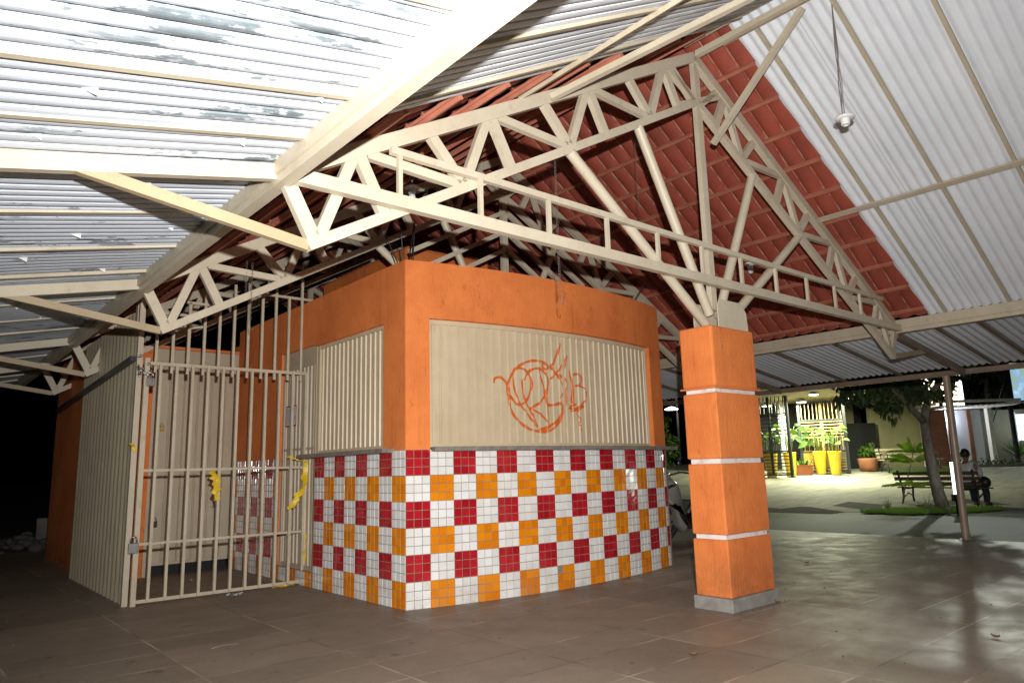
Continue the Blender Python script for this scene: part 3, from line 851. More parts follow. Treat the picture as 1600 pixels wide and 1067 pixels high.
for s in (-1, 1):
    for y in (-2.51, -3.16, -3.79, -4.43, -5.07, -5.71, -6.35, -7.0, -7.65, -8.3):
        p = V((XC+s*.12, y, zroof(XC+s*.12)-.03)); q = V((XC+s*3.93, y, zroof(XC+s*3.93)-.03))
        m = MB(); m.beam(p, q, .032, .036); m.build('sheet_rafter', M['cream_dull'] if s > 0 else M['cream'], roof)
    x = XC + s*2.2
    m = MB(); m.beam((x, YN, zroof(x)-.064), (x, YT, zroof(x)-.064), .05, .03, (s*math.sin(ca), 0, math.cos(ca))); m.build('cross_purlin', M['cream_dull'], roof)
    # eave beams: two stacked channels running the whole length
    x = XC + s*HALF
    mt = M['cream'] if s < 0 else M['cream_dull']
    m = MB(); m.box((x-.045, YN, 2.735), (x+.045, YF, 2.845)); m.box((x-s*.005-.035, YN, 2.685), (x-s*.005+.035, YF, 2.733)); m.build('eave_beam', mt, roof)
# clay tile ends hanging over the far side of the right eave beam
# ------------------------------------------------------------------ side canopies
def canopy(s, label, sl, half_out, z0, mat, ribsmooth):
    xe = XC + s*(HALF+.02); xo = XC + s*half_out
    t = thing('side_canopy', (xe, 0, 2.7), label, 'canopy', 'low sheet canopies along the eaves')
    us = []; n = int((YF - YN)/SP)
    for i in range(n):
        for q in QS: us.append(YN + (i+q)*SP)
    def zc(x): return z0 - sl*abs(x-xe)
    def fn(u, v):
        x = xe + (xo-xe)*v; return V((x, u, zc(x) + .03 - wave(u-YN, s < 0) + .006*math.sin(u*1.7+v*3)))
    m = MB(); m.grid(fn, us, [i/6 for i in range(7)], 0, s > 0, s > 0)
    m.build('corrugated_sheet', mat, t)
    for y in TY + [-6.9]:
        m = MB(); m.beam((xe, y, zc(xe)-.075), (xo, y, zc(xo)-.07), .05, .085); m.build('cantilever_beam', M['cream'] if s < 0 else M['brownsteel'], t)
    ylist = [-8.2,-7.5,-6.0,-5.2,-4.4,-3.6,-2.8,-2.3,-1.0,-.15,.66,1.75,2.6,3.4,4.9,5.6,7.1,7.8,8.6] if s < 0 else [-8.2,-7.5,-6.0,-5.2,-4.4,-3.65,-2.78,-2.33,-1.05,-.2,.6,1.75,2.6,3.4,4.9,5.6,7.1,7.8,8.6]
    for y in ylist:
        m = MB(); m.beam((xe, y, zc(xe)-.018), (xo, y, zc(xo)-.018), .034, .036); m.build('rafter', M['cream'] if s < 0 else M['brownsteel'], t)
    m = MB(); m.box((xo-.03, YN, zc(xo)-.10), (xo+.03, YF, zc(xo)-.025)); m.build('edge_beam', M['cream'] if s < 0 else M['brownsteel'], t)
    return t, zc, xo
cl, zcl, xol = canopy(-1, 'left side canopy of peeling white corrugated sheet with cream rafters', .212, 6.2, 2.835, M['sheet'], 0)
# curled flakes of paint hanging off the left canopy
rnd = random.Random(11)
for x, y in ((-2.55,-1.55),(-2.2,-.65),(-2.35,.55),(-2.6,1.15),(-2.75,1.9),(-2.5,2.5),(-3.0,-2.6),(-2.15,-2.75),(-3.1,-2.1),(-2.9,.1),(-2.3,-2.2),(-2.7,-.5)):
    m = MB(); L0 = rnd.uniform(.03, .08); W0 = rnd.uniform(.01, .025); a = rnd.uniform(-.3, .3)
    def fl(u, v, x=x, y=y, L0=L0, W0=W0, a=a):
        c = v*v*.022
        return V((x + (u-.5)*L0*math.cos(a), y + (u-.5)*L0*math.sin(a) + v*W0, zcl(x)-.006 - c*(.5+u) ))
    m.grid(fl, [0,.2,.4,.6,.8,1], [0,.33,.66,1])
    m.build('paint_flake', M['whitepl'], cl)
crr, zcr, xor_ = canopy(1, 'right side canopy of grey white corrugated sheet beyond the column', .142, 6.24, 2.745, M['sheet2'], 0)
post = thing('steel_post', (8.22, -1.64, 0), 'thin round brown steel post holding the edge of the right canopy', 'post')
m = MB(); m.tube((8.22,-1.64,0), (8.22,-1.66,zcr(8.22)-.1), .05, 16); m.build('shaft', M['post'], post)
m = MB(); m.box((8.14,-1.72,0), (8.30,-1.56,.012)); m.build('base_plate', M['brownsteel'], post)
# posts that hold the far parts of both canopies
for x, y, lab in ((xol, 5.2, 'thin steel post under the far left canopy edge'),):
    pass

# ------------------------------------------------------------------ hanging things
def chain(name_label, p, length, hook=True, grp='chains hanging from the roof', link=.034, r=.0014):
    t = thing('hanging_chain', p, name_label, 'chain', grp)
    m = MB(); n = int(length/(link*.74)); p = V(p)
    for i in range(n):
        c = p + V((random.uniform(-.002,.002), 0, -i*link*.74)); ax = (1,0) if i % 2 else (0,1)
        pts = []
        for k in range(11):
            a = 2*PI*k/10; pts.append(c + V((ax[0]*math.cos(a)*link*.26, ax[1]*math.cos(a)*link*.26, math.sin(a)*link*.5)))
        m.path(pts, r, 5)
    m.build('links', M['wire'], t)
    if hook:
        m = MB(); e = p + V((0,0,-length))
        m.path([e, e+V((0,0,-.05)), e+V((.012,0,-.075)), e+V((.03,0,-.07)), e+V((.034,0,-.045))], .0028, 6); m.build('hook', M['wire'], t)
    return t
chain('thin chain with a hook hanging in front of the kiosk wall', (.16, -1.85, 3.42), 1.02)
chain('thin chain hanging against the red tiles beside the king post', (2.0, -1.15, 4.6), .95, False)
chain('longer of the two chains hanging above the passage gate', (-1.08, .9, 3.2), .66)
chain('shorter of the two chains hanging above the passage gate', (-1.12, .93, 3.25), .5, False)

def holder(loc, label, cord, bulb=False, plate=.078):
    t = thing('lamp_holder', loc, label, 'lamp holder', 'round white lamp holders')
    x, y, z = loc
    m = MB(); m.lathe([(.0, .012), (plate*.6, .012), (plate*.95, .004), (plate, -.004), (plate*.93, -.012), (.036, -.016), (.034, -.016)], (x,y,z), 28); m.build('plate', M['whitepl'], t)
    m = MB(); m.lathe([(.034, -.014), (.036, -.05), (.032, -.064), (.022, -.066), (.02, -.05), (0, -.05)], (x,y,z), 20); m.build('socket', M['whitepl'], t)
    if cord:
        m = MB()
        for o in (-.006, .006): m.path([(x+o*1.2, y, z+.012), (x-o, y+o, z+cord*.33), (x+o, y-o, z+cord*.6), (x, y, z+cord)], .0035, 6)
        m.build('cord', M['whitepl'] if not cord else M['plinth'], t)
    if bulb:
        m = MB(); m.ball((x,y,z-.095), .033, 12); m.build('bulb', M['bulb'], t)
    return t
holder((2.22, -3.14, 3.90), 'white lamp holder dangling on a cord under the right roof slope', zroof(2.22)-3.90-.04)
holder((4.50, -.85, 3.60), 'white lamp holder with a round bulb fixed under the red tiles', .03, True, .085)
holder((-2.05, 5.6, 2.68), 'small white lamp holder at the far left eave end', 0, False, .085)
holder((-.02, -.15, 3.74), 'white lamp holder among the struts of the nearest truss above the kiosk corner', .12, True, .07)
for p, mt, lab in (((-.09,-.2,3.93),'bulb','small white bulb under the red tiles above the kiosk corner'),((.10,-.2,3.655),'bulb','lowest bulb of the cluster above the kiosk corner')):
    b = MB().ball(p, .034, 12).build('light_bulb', M[mt], None, loc=p); tag(b, lab, 'bulb', 'bulbs wired in the roof')
    m = MB(); m.tube((p[0],p[1],p[2]+.03), (p[0],p[1],p[2]+.075), .014, 10); m.build('socket', M['green_plastic'], b)

# padlocks
def padlock(p, mt, label, w=.05, d=(0,-1)):
    t = thing('padlock', p, label, 'padlock', 'padlocks on the passage doors')
    x, y, z = p
    m = MB(); m.box((x-w/2, y-.012, z-w*1.1), (x+w/2, y+.012, z)); m.build('body', M[mt], t, bevel=.004)
    m = MB(); m.path([(x-w*.3,y,z-.004),(x-w*.3,y,z+w*.4),(x-w*.15,y,z+w*.66),(x+w*.15,y,z+w*.66),(x+w*.3,y,z+w*.4),(x+w*.3,y,z-.004)], w*.09, 8); m.build('shackle', M['chrome'], t)
padlock((-1.655, YG-.05, .575), 'chrome', 'big steel padlock at the lower left of the bar gate', .085)
padlock((-1.03+.1, 4.19, 1.80), 'brass', 'small brass padlock high on the rear passage door', .055)
padlock((-.95, 4.19, .65), 'darksteel', 'dark padlock low on the rear passage door', .065)
padlock((-1.60, YG-.06, 2.13), 'chrome', 'steel padlock hanging in the chain at the top of the gate post', .075)
gc = thing('gate_chain', (-1.63, YG, 2.25), 'bright chain wrapped round the top of the gate post', 'chain')
m = MB()
for k in range(40):
    a = k*.42; c = V((-1.64 + .06*math.cos(a) + .0, YG + .05*math.sin(a), 2.20 + .045*math.sin(k*.9) + (.1 if k % 9 == 0 else 0)))
    ax = V((-math.sin(a), math.cos(a), .25*math.sin(k))).normalized(); b = V((0,0,1)) if k % 2 else V((math.cos(a), math.sin(a), 0))
    m.path([c + ax*(math.cos(2*PI*q/8)*.02) + b*(math.sin(2*PI*q/8)*.011) for q in range(9)], .0038, 5)
m.build('links', M['chrome'], gc)

# torn yellow tape on the gate
def tape(label, pts, w, seed, name='tape_strip'):
    rnd = random.Random(seed); c = [V(p) for p in pts]; m = MB(); n = len(c); vs = []
    fine = []
    for i in range(n-1):
        for k in range(8): fine.append(c[i].lerp(c[i+1], k/8))
    fine.append(c[-1]); N_ = len(fine)
    for i, p in enumerate(fine):
        t = i/(N_-1); ww = w*(.6+.5*math.sin(i*.7+seed)**2) * (1 - .4*t)
        tw = .9*math.sin(i*.35+seed)
        for k in range(4):
            q = (k/3-.5)*ww
            vs.append(p + V((q*math.cos(tw), q*math.sin(tw)*.5 + .012*math.sin(i*1.3+k*2), q*.15 + rnd.uniform(-.003,.003))))
    m.add(vs, [(i*4+k, i*4+k+1, (i+1)*4+k+1, (i+1)*4+k) for i in range(N_-1) for k in range(3)], 0, True)
    o = m.build(name, M['yellow_tape'], None, loc=pts[0]); tag(o, label, 'tape', 'torn yellow tape left on the gate'); return o
g = YG - .04
tape('short tuft of yellow tape knotted on the middle of the gate', [(-.97,g,1.22),(-.93,g-.02,1.13),(-.92,g,1.0),(-.91,g,.93)], .12, 1)
tape('long torn yellow tape hanging beside the kiosk side door', [(.1,g,1.34),(.05,g-.02,1.25),(.03,g,1.05),(-.06,g,.92),(-.13,g,.8)], .17, 2)
tape('yellow tape stretched to the kiosk corner under the counter', [(-.17,g,1.36),(-.1,g,1.33),(.02,g-.01,1.30),(.12,g,1.36)], .05, 3)
tape('yellow tape hanging low along the right gate stile', [(.11,g,.62),(.07,g-.01,.48),(.06,g,.3),(.08,g-.01,.18),(.02,g,.04)], .12, 4)
tape('crumpled yellow tape lying on the floor at the gate foot', [(-.32,g-.03,.02),(-.22,g-.06,.025),(-.1,g-.05,.02),(.02,g-.03,.03)], .1, 5)
tape('tiny scrap of yellow tape on the fence post', [(-1.715,YG+.02,1.50),(-1.70,YG-.0,1.47),(-1.68,YG-.01,1.42)], .06, 6)

# litter
rnd = random.Random(77); m = MB()
for _ in range(260):
    x, y = rnd.uniform(-3.2, 7.5), rnd.uniform(-4.2, 2.2)
    if (-.1 < x < 3.8 and y > -.6) or (1.6 < x < 2.4 and -2.2 < y < -1.7): continue
    if rnd.random() < .4: x, y = rnd.choice(((rnd.uniform(-1.6, .1), 2.05), (rnd.uniform(1.6, 2.45), -2.13 + rnd.uniform(-.05, .02)), (-.06 - abs(rnd.gauss(0,.06)), rnd.uniform(0, 1.9)), (rnd.uniform(.1, 3.5), -.62 - abs(rnd.gauss(0,.08)))))
    s_ = rnd.uniform(.003, .011); a = rnd.uniform(0, 6)
    m.add([(x+s_*math.cos(a+k*1.57)*rnd.uniform(.6,1.4), y+s_*math.sin(a+k*1.57)*rnd.uniform(.6,1.4), .003) for k in range(4)] + [(x, y, .004+s_*.5)], [(0,1,4),(1,2,4),(2,3,4),(3,0,4)], rnd.choice((0,0,1)))
tag(m.build('floor_grit', [M['dryleaf'], M['conc']], None), 'scattered grit and leaf crumbs on the paved floor', 'grit', kind='stuff')
m = MB(); m.grid(lambda u, v: V((-1.655+.2*u, -.172+.04*u+.014*v, .006+.006*math.sin(u*4))), [i/6 for i in range(7)], [0, .5, 1])
tag(m.build('paper_strip', M['paper'], None, loc=(-1.6,-.16,0)), 'thin strip of white paper on the floor', 'litter')
rnd = random.Random(4)
m = MB()
for k in range(5):
    cx, cy = -.82+.03*k, 1.97 + rnd.uniform(-.02,.02)
    m.grid(lambda u, v: V((cx+.05*u, cy+.04*v, .006+.02*math.sin(u*5+k)*math.sin(v*4+k)**2 + .01)), [0,.3,.6,1], [0,.3,.6,1])
tag(m.build('crumpled_paper', M['paper'], None, loc=(-.8,1.97,0)), 'crumpled white paper scrap at the gate foot', 'litter')
for (x, y), lab in (((-.78, 3.4), 'white paper scrap inside the gated passage'),):
    m = MB(); m.grid(lambda u, v: V((x+.07*u, y+.05*v, .012+.012*math.sin(u*5)*math.cos(v*4))), [0,.3,.6,1], [0,.3,.6,1])
    tag(m.build('paper_scrap', M['paper'], None, loc=(x,y,0)), lab, 'litter')
dl = [((.42,-2.62),'curled dry leaf on the floor left of the column'),((4.66,-1.14),'dark dry leaf on the lit floor right of the column'),((2.28,-2.13),'dry leaf at the foot of the orange column'),((2.1,-3.75),'dry leaf in the shadow of the steel post')]
for (x, y), lab in dl:
    a = rnd.uniform(0, 6); m = MB()
    m.grid(lambda u, v: V((x+math.cos(a)*(u-.5)*.055 - math.sin(a)*v*.016*math.sin(PI*min(max(u,.02),.98)), y+math.sin(a)*(u-.5)*.055+math.cos(a)*v*.016*math.sin(PI*min(max(u,.02),.98)), .006+.012*v*v+.02*(u-.5)**2*2)), [i/6 for i in range(7)], [-1,-.5,0,.5,1])
    tag(m.build('dry_leaf', M['dryleaf'], None, loc=(x,y,0)), lab, 'leaf', 'dry leaves on the floor')

# ------------------------------------------------------------------ plants and foliage helpers
def rv(rnd): 
    while True:
        v = V((rnd.uniform(-1,1), rnd.uniform(-1,1), rnd.uniform(-1,1)))
        if .05 < v.length < 1: return v
def leaf(mb, p, d, n, l, w, fold=.25, droop=.2):
    d = d.normalized(); sd = d.cross(n)
    if sd.length < 1e-3: sd = d.cross(V((1,0,0)))
    sd.normalize(); n = sd.cross(d)
    rows = ((0, .08), (.3, .9), (.62, .85), (1, .04)); vs = []
    for t, k in rows:
        c = p + d*(l*t) - V((0,0,1))*(droop*l*t*t)
        vs += [c - sd*(w*.5*k) + n*(fold*w*k*.5), c, c + sd*(w*.5*k) + n*(fold*w*k*.5)]
    fs = []
    for i in range(3):
        for k in range(2): fs.append((i*3+k, i*3+k+1, (i+1)*3+k+1, (i+1)*3+k))
    mb.add(vs, fs, 0, True)
def cloud(mb, c, r, n, l, w, rnd, clump=9):
    cs = []
    for _ in range(clump):
        v = rv(rnd); cs.append(V(c) + V((v.x*r[0], v.y*r[1], v.z*r[2])))
    for _ in range(n):
        q = rnd.choice(cs) + rv(rnd)*(.42*min(r) + .06)
        leaf(mb, q, rv(rnd)+V((0,0,-.25)), rv(rnd), l*rnd.uniform(.6,1.2), w*rnd.uniform(.7,1.2))
RH = V((R_.x, R_.y, 0)).normalized()
def loc(o, a, f=0, z=0): return V(o) + RH*a + FH*f + V((0,0,z))

# ------------------------------------------------------------------ tree bed in front of the bench
rnd = random.Random(21)
gc0 = gpt(1466, 801)
m = MB(); n = 40
ring = []
for i in range(n):
    a = 2*PI*i/n; k = 1 + .12*math.sin(3*a+1) + .07*math.sin(5*a)
    ring.append(loc(gc0, 1.42*math.cos(a)*k, .55*math.sin(a)*k + .25, .012))
m.add(ring + [loc(gc0, 0, .25, .045)], [(i, (i+1) % n, n) for i in range(n)], 0, True)
tag(m.build('bed_soil', M['soil'], None), kind='structure')
m = MB()
for _ in range(5200):
    a = rnd.uniform(0, 2*PI); q = math.sqrt(rnd.random()); k = 1 + .12*math.sin(3*a+1) + .07*math.sin(5*a)
    p = loc(gc0, 1.42*q*math.cos(a)*k, .55*q*math.sin(a)*k + .25, .012)
    h = rnd.uniform(.04, .11); t = V((rnd.uniform(-1,1), rnd.uniform(-1,1), 0))*.05; s = RH*.008
    m.add([p-s, p+s, p+t*.6+V((0,0,h*.7))+s*.5, p+t+V((0,0,h))], [(0,1,2,3)])
tag(m.build('bed_grass', M['grass'], None), 'short green grass in the bed round the tree', 'grass', kind='stuff')
def tuft(px, py, label, k=60, l=.5):
    p = gpt(px, py); m = MB()
    for _ in range(k):
        a = rnd.uniform(0, 2*PI); d = V((math.cos(a), math.sin(a), 0)); w = rnd.uniform(.005,.009); L0 = l*rnd.uniform(.5,1.1); o = rnd.uniform(.3,1)
        sd = d.cross(V((0,0,1))); vs = []
        for t in (0,.35,.7,1): 
            c = p + d*(L0*o*t*.8) + V((0,0,L0*(t - .75*o*t*t))); vs += [c - sd*w*(1-t*.9), c + sd*w*(1-t*.9)]
        m.add(vs, [(0,1,3,2),(2,3,5,4),(4,5,7,6)])
    tag(m.build('grass_tuft', M['grass_pale'], None, loc=p), label, 'grass tuft', 'tall pale grass tufts in the tree bed')
tuft(1388, 797, 'tall pale grass tuft at the left end of the tree bed', 70, .42)
tuft(1450, 800, 'arching pale grass tuft just left of the tree trunk', 80, .5)
tuft(1484, 803, 'arching pale grass tuft at the foot of the tree trunk', 60, .42)

# tree
TB = gpt(1473, 799); DT = (TB - CAMP).dot(F_)
tree = thing('plaza_tree', TB, 'leaning plaza tree with a forked trunk and dark crown behind the thin post', 'tree')
tp = [(1476,801,0,.15),(1466,770,0,.125),(1457,735,0,.11),(1449,690,0,.10),(1444,655,0,.10),(1449,628,.1,.075),(1462,605,.2,.06),(1480,580,.3,.05),(1498,545,.5,.035),(1510,500,.6,.02)]
P3 = lambda q: at(q[0], q[1], DT + q[2])
m = MB(); m.path([P3(q) for q in tp], .1, 12, radii=[q[3] for q in tp]); m.build('trunk', M['bark'], tree)
for br in ([(1445,660,0,.085),(1428,642,-.2,.065),(1406,618,-.5,.05),(1380,598,-.8,.035),(1350,575,-1.1,.02)],
           [(1452,622,.1,.05),(1440,600,.5,.04),(1425,575,.9,.03),(1400,540,1.3,.02)],
           [(1410,622,-.4,.035),(1385,612,-.2,.025),(1350,607,0,.015)],
           [(1482,578,.3,.04),(1470,555,-.4,.03),(1450,520,-.9,.02)]):
    m = MB(); m.path([P3(q) for q in br], .05, 8, radii=[q[3] for q in br]); m.build('limb', M['bark'], tree)
m = MB()
for px, py, dd, r, n in ((1352,603,-.6,(.5,.5,.28),230),(1375,585,-.9,(.6,.6,.35),260),(1402,606,-.3,(.42,.5,.3),230),(1393,628,-.3,(.2,.25,.22),90),(1425,590,.4,(.5,.5,.3),190),(1436,612,.1,(.25,.3,.2),60),(1455,578,-.3,(.5,.5,.3),150),(1488,566,.3,(.5,.5,.3),170),(1474,606,.5,(.26,.3,.2),60),(1330,612,0,(.3,.4,.22),90),
                         (1400,545,.6,(1.1,1.1,.5),230),(1470,525,.2,(1.1,1.1,.5),170),(1430,480,.2,(1.2,1.2,.6),200),(1350,540,-.4,(.9,1.0,.4),200)):
    cloud(m, at(px, py, DT+dd), r, n, .20, .085, rnd, 10)
m.build('crown', M['leaf_dark'], tree)
# sapling with feathery leaves
SB = gpt(1410, 796)
DS_ = (SB - CAMP).dot(F_)
sap = thing('sapling', SB, 'thin lime green sapling with feathery leaves in front of the bench', 'sapling')
st = [at(1410,787,DS_), at(1414,762,DS_), at(1421,735,DS_), at(1427,705,DS_), at(1429,692,DS_)]
m = MB(); m.path(st, .012, 6, radii=[.016,.014,.012,.009,.006]); m.build('stem', M['bark'], sap)
m = MB()
def frond(a, b_, sag, nl=10, l=.16):
    a = V(a); b_ = V(b_); side = (b_-a).cross(V((0,0,1))).normalized()
    prev = a
    for i in range(1, nl+1):
        t = i/nl; c = a.lerp(b_, t) - V((0,0,sag*t*t)); d = (c-prev).normalized()
        for s in (-1, 1): leaf(m, c, side*s + d*.5 - V((0,0,.35)), V((0,0,.7)) - FH + RH*(.3*s), l*(1-.4*t), .06, .1, .3)
        prev = c
    m.path([a, a.lerp(b_,.5)-V((0,0,sag*.25)), b_-V((0,0,sag))], .004, 4)
for tx, ty, sg, dd in ((1388,696,.12,-.1),(1392,712,.1,.1),(1404,690,.05,.3),(1440,695,.1,-.2),(1458,706,.12,.1),(1447,700,.1,.4),(1415,690,.02,-.3),(1405,702,.1,.5),(1396,704,.08,-.4),(1436,688,.05,.2),(1420,684,.0,.1),(1384,706,.14,.2),(1452,694,.08,-.3)): frond(st[3] if ty < 700 else at(1424,720,DS_), at(tx, ty, DS_+dd), sg)
for tx, ty, sg, dd in ((1381,752,.08,-.1),(1396,748,.12,.2),(1455,752,.03,.1),(1471,748,.05,-.1),(1420,744,.1,-.3),(1440,756,.02,.3)): frond(at(1416,756,DS_), at(tx, ty, DS_+dd), sg, 8, .14)
m.build('foliage', M['leaf_lime'], sap)

# ------------------------------------------------------------------ benches and the seated person
def make_bench(o, ax, back, length, wood, label, group):
    """o ground point at centre, ax along, back = direction of the backrest"""
    t = thing('park_bench', o, label, 'bench', group); o = V(o)
    Q = lambda a, b_, z: o + ax*a + back*b_ + V((0,0,z))
    m = MB()
    for i in range(4): m.beam(Q(-length/2, .18-.125*i-.02, .44-.006*i), Q(length/2, .18-.125*i-.02, .44-.006*i), .095, .028)
    m.build('seat', wood, t)
    m = MB()
    for i in range(3): m.beam(Q(-length/2, .245+.045*i, .53+.125*i), Q(length/2, .245+.045*i, .53+.125*i), .026, .085, V((0,0,1))+back*.3)
    m.build('backrest', wood, t)
    for s in (-1, 1):
        a = s*(length/2-.13); m = MB()
        m.path([Q(a,-.26,0),Q(a,-.22,.2),Q(a,-.25,.42)], .024, 8); m.path([Q(a,.30,0),Q(a,.2,.2),Q(a,.2,.42),Q(a,.27,.6),Q(a,.36,.86)], .026, 8)
        m.path([Q(a,-.25,.42),Q(a,0,.41),Q(a,.2,.42)], .022, 8); m.path([Q(a,-.23,.22),Q(a,-.02,.3),Q(a,.2,.2)], .016, 8)
        m.path([Q(a,-.25,.42),Q(a,-.24,.62),Q(a,-.1,.66),Q(a,.27,.64)], .02, 8)
        m.build('leg_frame', M['darksteel'], t)
    return t
ba, bb = gpt(1411, 786), gpt(1526, 793)
ba.z = bb.z = 0; bax = (bb-ba).normalized(); bback = V((0,0,1)).cross(bax); 
if bback.dot(FH) > 0: bback = -bback
bc = (ba+bb)/2 - bback*.3
bl = (bb-ba).length + .3
make_bench(bc, bax, bback, bl, M['benchwood'], 'dark slatted bench seen from behind beside the tree, a person on its right end', 'slatted benches on the plaza')
b2 = gpt(1424, 737)
make_bench(b2, RH, FH, 2.05, M['benchpale'], 'pale slatted bench facing the road in front of the yellow wall', 'slatted benches on the plaza')
m = MB()
for _ in range(1600):
    p = loc(b2, rnd.uniform(-.9,1.2), rnd.uniform(-.6,-.1)); p.z = gz(p.x, p.y)
    h = rnd.uniform(.05,.14); s = RH*.012; t = rv(rnd)*.04
    m.add([p-s, p+s, p+t+V((0,0,h))], [(0,1,2)])
tag(m.build('grass_strip', M['grass'], None), 'strip of grass at the foot of the pale bench', 'grass', kind='stuff')

def skin(name, vs, es, rad, mat, parent, sub=2):
    base = V(parent['_o']); me = bpy.data.meshes.new(name)
    me.from_pydata([tuple(V(v)-base) for v in vs], es, []); me.materials.append(mat)
    o = bpy.data.objects.new(name, me); COL.objects.link(o)
    sk = o.modifiers.new('skin', 'SKIN'); sk.use_smooth_shade = True; sk.branch_smoothing = .6
    ss_ = o.modifiers.new('sub', 'SUBSURF'); ss_.levels = ss_.render_levels = sub
    for i, r in enumerate(rad):
        q = me.skin_vertices[0].data[i]; q.radius = (r, r) if not isinstance(r, tuple) else r
        q.use_root = (i == 0)
    bpy.context.view_layer.update()
    dg = bpy.context.evaluated_depsgraph_get()
    nm = bpy.data.meshes.new_from_object(o.evaluated_get(dg)); bpy.data.objects.remove(o)
    nm.name = name
    if not nm.materials: nm.materials.append(mat)
    for p in nm.polygons: p.use_smooth = True
    o = bpy.data.objects.new(name, nm); COL.objects.link(o); o.parent = parent; o['_o'] = tuple(base)
    return o
pc = bc + bax*(bl/2 - .42)          # seat point on the bench
fw = -bback                          # the way the person faces
person = thing('person', (pc.x, pc.y, 0), 'person in white shirt and dark trousers seated with back turned on the dark bench', 'person')
J = lambda a, b_, z: V((pc.x, pc.y, 0)) + bax*a + fw*b_ + V((0,0,z))
body_v = [J(0,-.05,.52), J(0,-.04,.70), J(-.01,.0,.88), J(-.02,.05,1.0), J(-.03,.09,1.06), J(-.04,.13,1.13), J(-.045,.15,1.22),
  J(-.09,0,.50), J(-.13,.42,.49), J(-.13,.46,.25), J(-.13,.47,.07), J(-.13,.60,.04),
  J(.09,0,.50), J(.17,.38,.49), J(.21,.36,.25), J(.22,.30,.07), J(.24,.43,.04),
  J(-.19,.04,.98), J(-.24,.12,.74), J(-.14,.34,.66), J(-.10,.40,.66),
  J(.17,.04,.98), J(.23,.13,.74), J(.12,.34,.66), J(.07,.40,.66)]
body_e = [(0,1),(1,2),(2,3),(3,4),(4,5),(5,6),(0,7),(7,8),(8,9),(9,10),(10,11),(0,12),(12,13),(13,14),(14,15),(15,16),(3,17),(17,18),(18,19),(19,20),(3,21),(21,22),(22,23),(23,24)]
rad = [(.15,.11),(.14,.10),(.15,.10),(.12,.08),.052,.085,.075, .085,.065,.055,.04,.035, .085,.065,.055,.04,.035, .045,.036,.03,.028, .045,.036,.03,.028]
for hand, s in ((20, -1), (24, 1)):
    for k in range(5):
        b0 = len(body_v); a0 = body_v[hand]
        off = (k-2)*.02
        if k == 4: q1 = a0 + bax*(-s*.035) + fw*.01 + V((0,0,.02)); q2 = q1 + bax*(-s*.012) + fw*.03 + V((0,0,.012))
        else: q1 = a0 + bax*off + fw*(.055+.006*(k % 2)) + V((0,0,.005)); q2 = q1 + fw*(.022+.004*(k % 3)) - V((0,0,.022))
        body_v += [q1, q2]; body_e += [(hand, b0), (b0, b0+1)]; rad += [.0095, .008]
skin('body', body_v, body_e, rad, M['skin'], person)
sel = [0,1,2,3,17,18,21,22,19,23]
mp_ = {k: i for i, k in enumerate(sel)}
rr = [(.185,.14),(.178,.135),(.195,.14),(.175,.13),.11,.085,.11,.085,.05,.05]
skin('shirt', [body_v[k] for k in sel], [(mp_[a], mp_[b_]) for a, b_ in body_e if a in mp_ and b_ in mp_], rr, M['shirt'], person)
sel = [0,7,8,9,10,12,13,14,15]; mp_ = {k: i for i, k in enumerate(sel)}
skin('trousers', [body_v[k] for k in sel], [(mp_[a], mp_[b_]) for a, b_ in body_e if a in mp_ and b_ in mp_], [(.17,.13),.105,.085,.075,.065,.105,.085,.075,.065], M['jeans'], person)
for a, b_ in ((10,11),(15,16)):
    m = MB(); c = (body_v[a]+body_v[b_])/2; m.ball(V((c.x,c.y,.05)), .05, 8, sc=(1.5,1.5,.95)); m.build('shoe', M['shoe'], person)
h = body_v[6]
m = MB(); m.ball(h - fw*.03 + V((0,0,.008)), .108, 12, sc=(.95,.98,1.1)); m.build('hair', M['hair'], person)
m = MB()
for s in (-1, 1): m.ball(h + bax*(s*.085) + fw*.02 - V((0,0,.02)), .024, 6, sc=(.6,.8,1.2))
m.ball(h + fw*.095 - V((0,0,.03)), .018, 6, sc=(.8,.9,1.3))
m.build('ears_and_nose', M['skin'], person)
# bag beside the person, on the bench
m = MB(); q = bc + bax*(bl/2-.05); m.ball(q + V((0,0,.56)), .12, 10, sc=(.9,1.1,1.15)); tag(m.build('bag', M['black'], None, loc=q+V((0,0,.45))), 'small black bag on the right end of the dark bench', 'bag')
q = bc - bax*.02 + V((0,0,.45)); m = MB(); m.ball(q+V((0,0,.05)), .1, 8, sc=(1.3,.8,.5)); tag(m.build('plastic_bag', M['whitepl'], None, loc=q), 'crumpled pale plastic bag on the middle of the dark bench', 'bag')

# ------------------------------------------------------------------ lit bollard
bp = gpt(1499, 803); bp.z = 0
bol = thing('light_bollard', bp, 'bollard with a glowing white tube beside the thin post', 'lamp')
m = MB(); m.box((bp.x-.03,bp.y-.03,0),(bp.x+.03,bp.y+.03,.30)); m.box((bp.x-.08,bp.y-.08,.26),(bp.x+.08,bp.y+.08,.40)); m.build('base', M['darksteel'], bol)
m = MB(); m.tube((bp.x,bp.y,.40),(bp.x,bp.y,1.05),.055,14); m.build('tube', emit('bollard tube light',(.88,.97,1),3.2), bol)
bol['group'] = 'lit bollards along the plaza edge'
bo2 = dup(bol, (13.6, -5.0, 0), 'wider bollard with a bright glowing tube at the plaza edge, mirrored in the kiosk tiles')
for c in bo2.children:
    if c.name.startswith('tube'):
        c.data = c.data.copy(); c.data.materials[0] = emit('bright tube light', (1,.95,.8), 16); c.scale = (2, 2, 1)

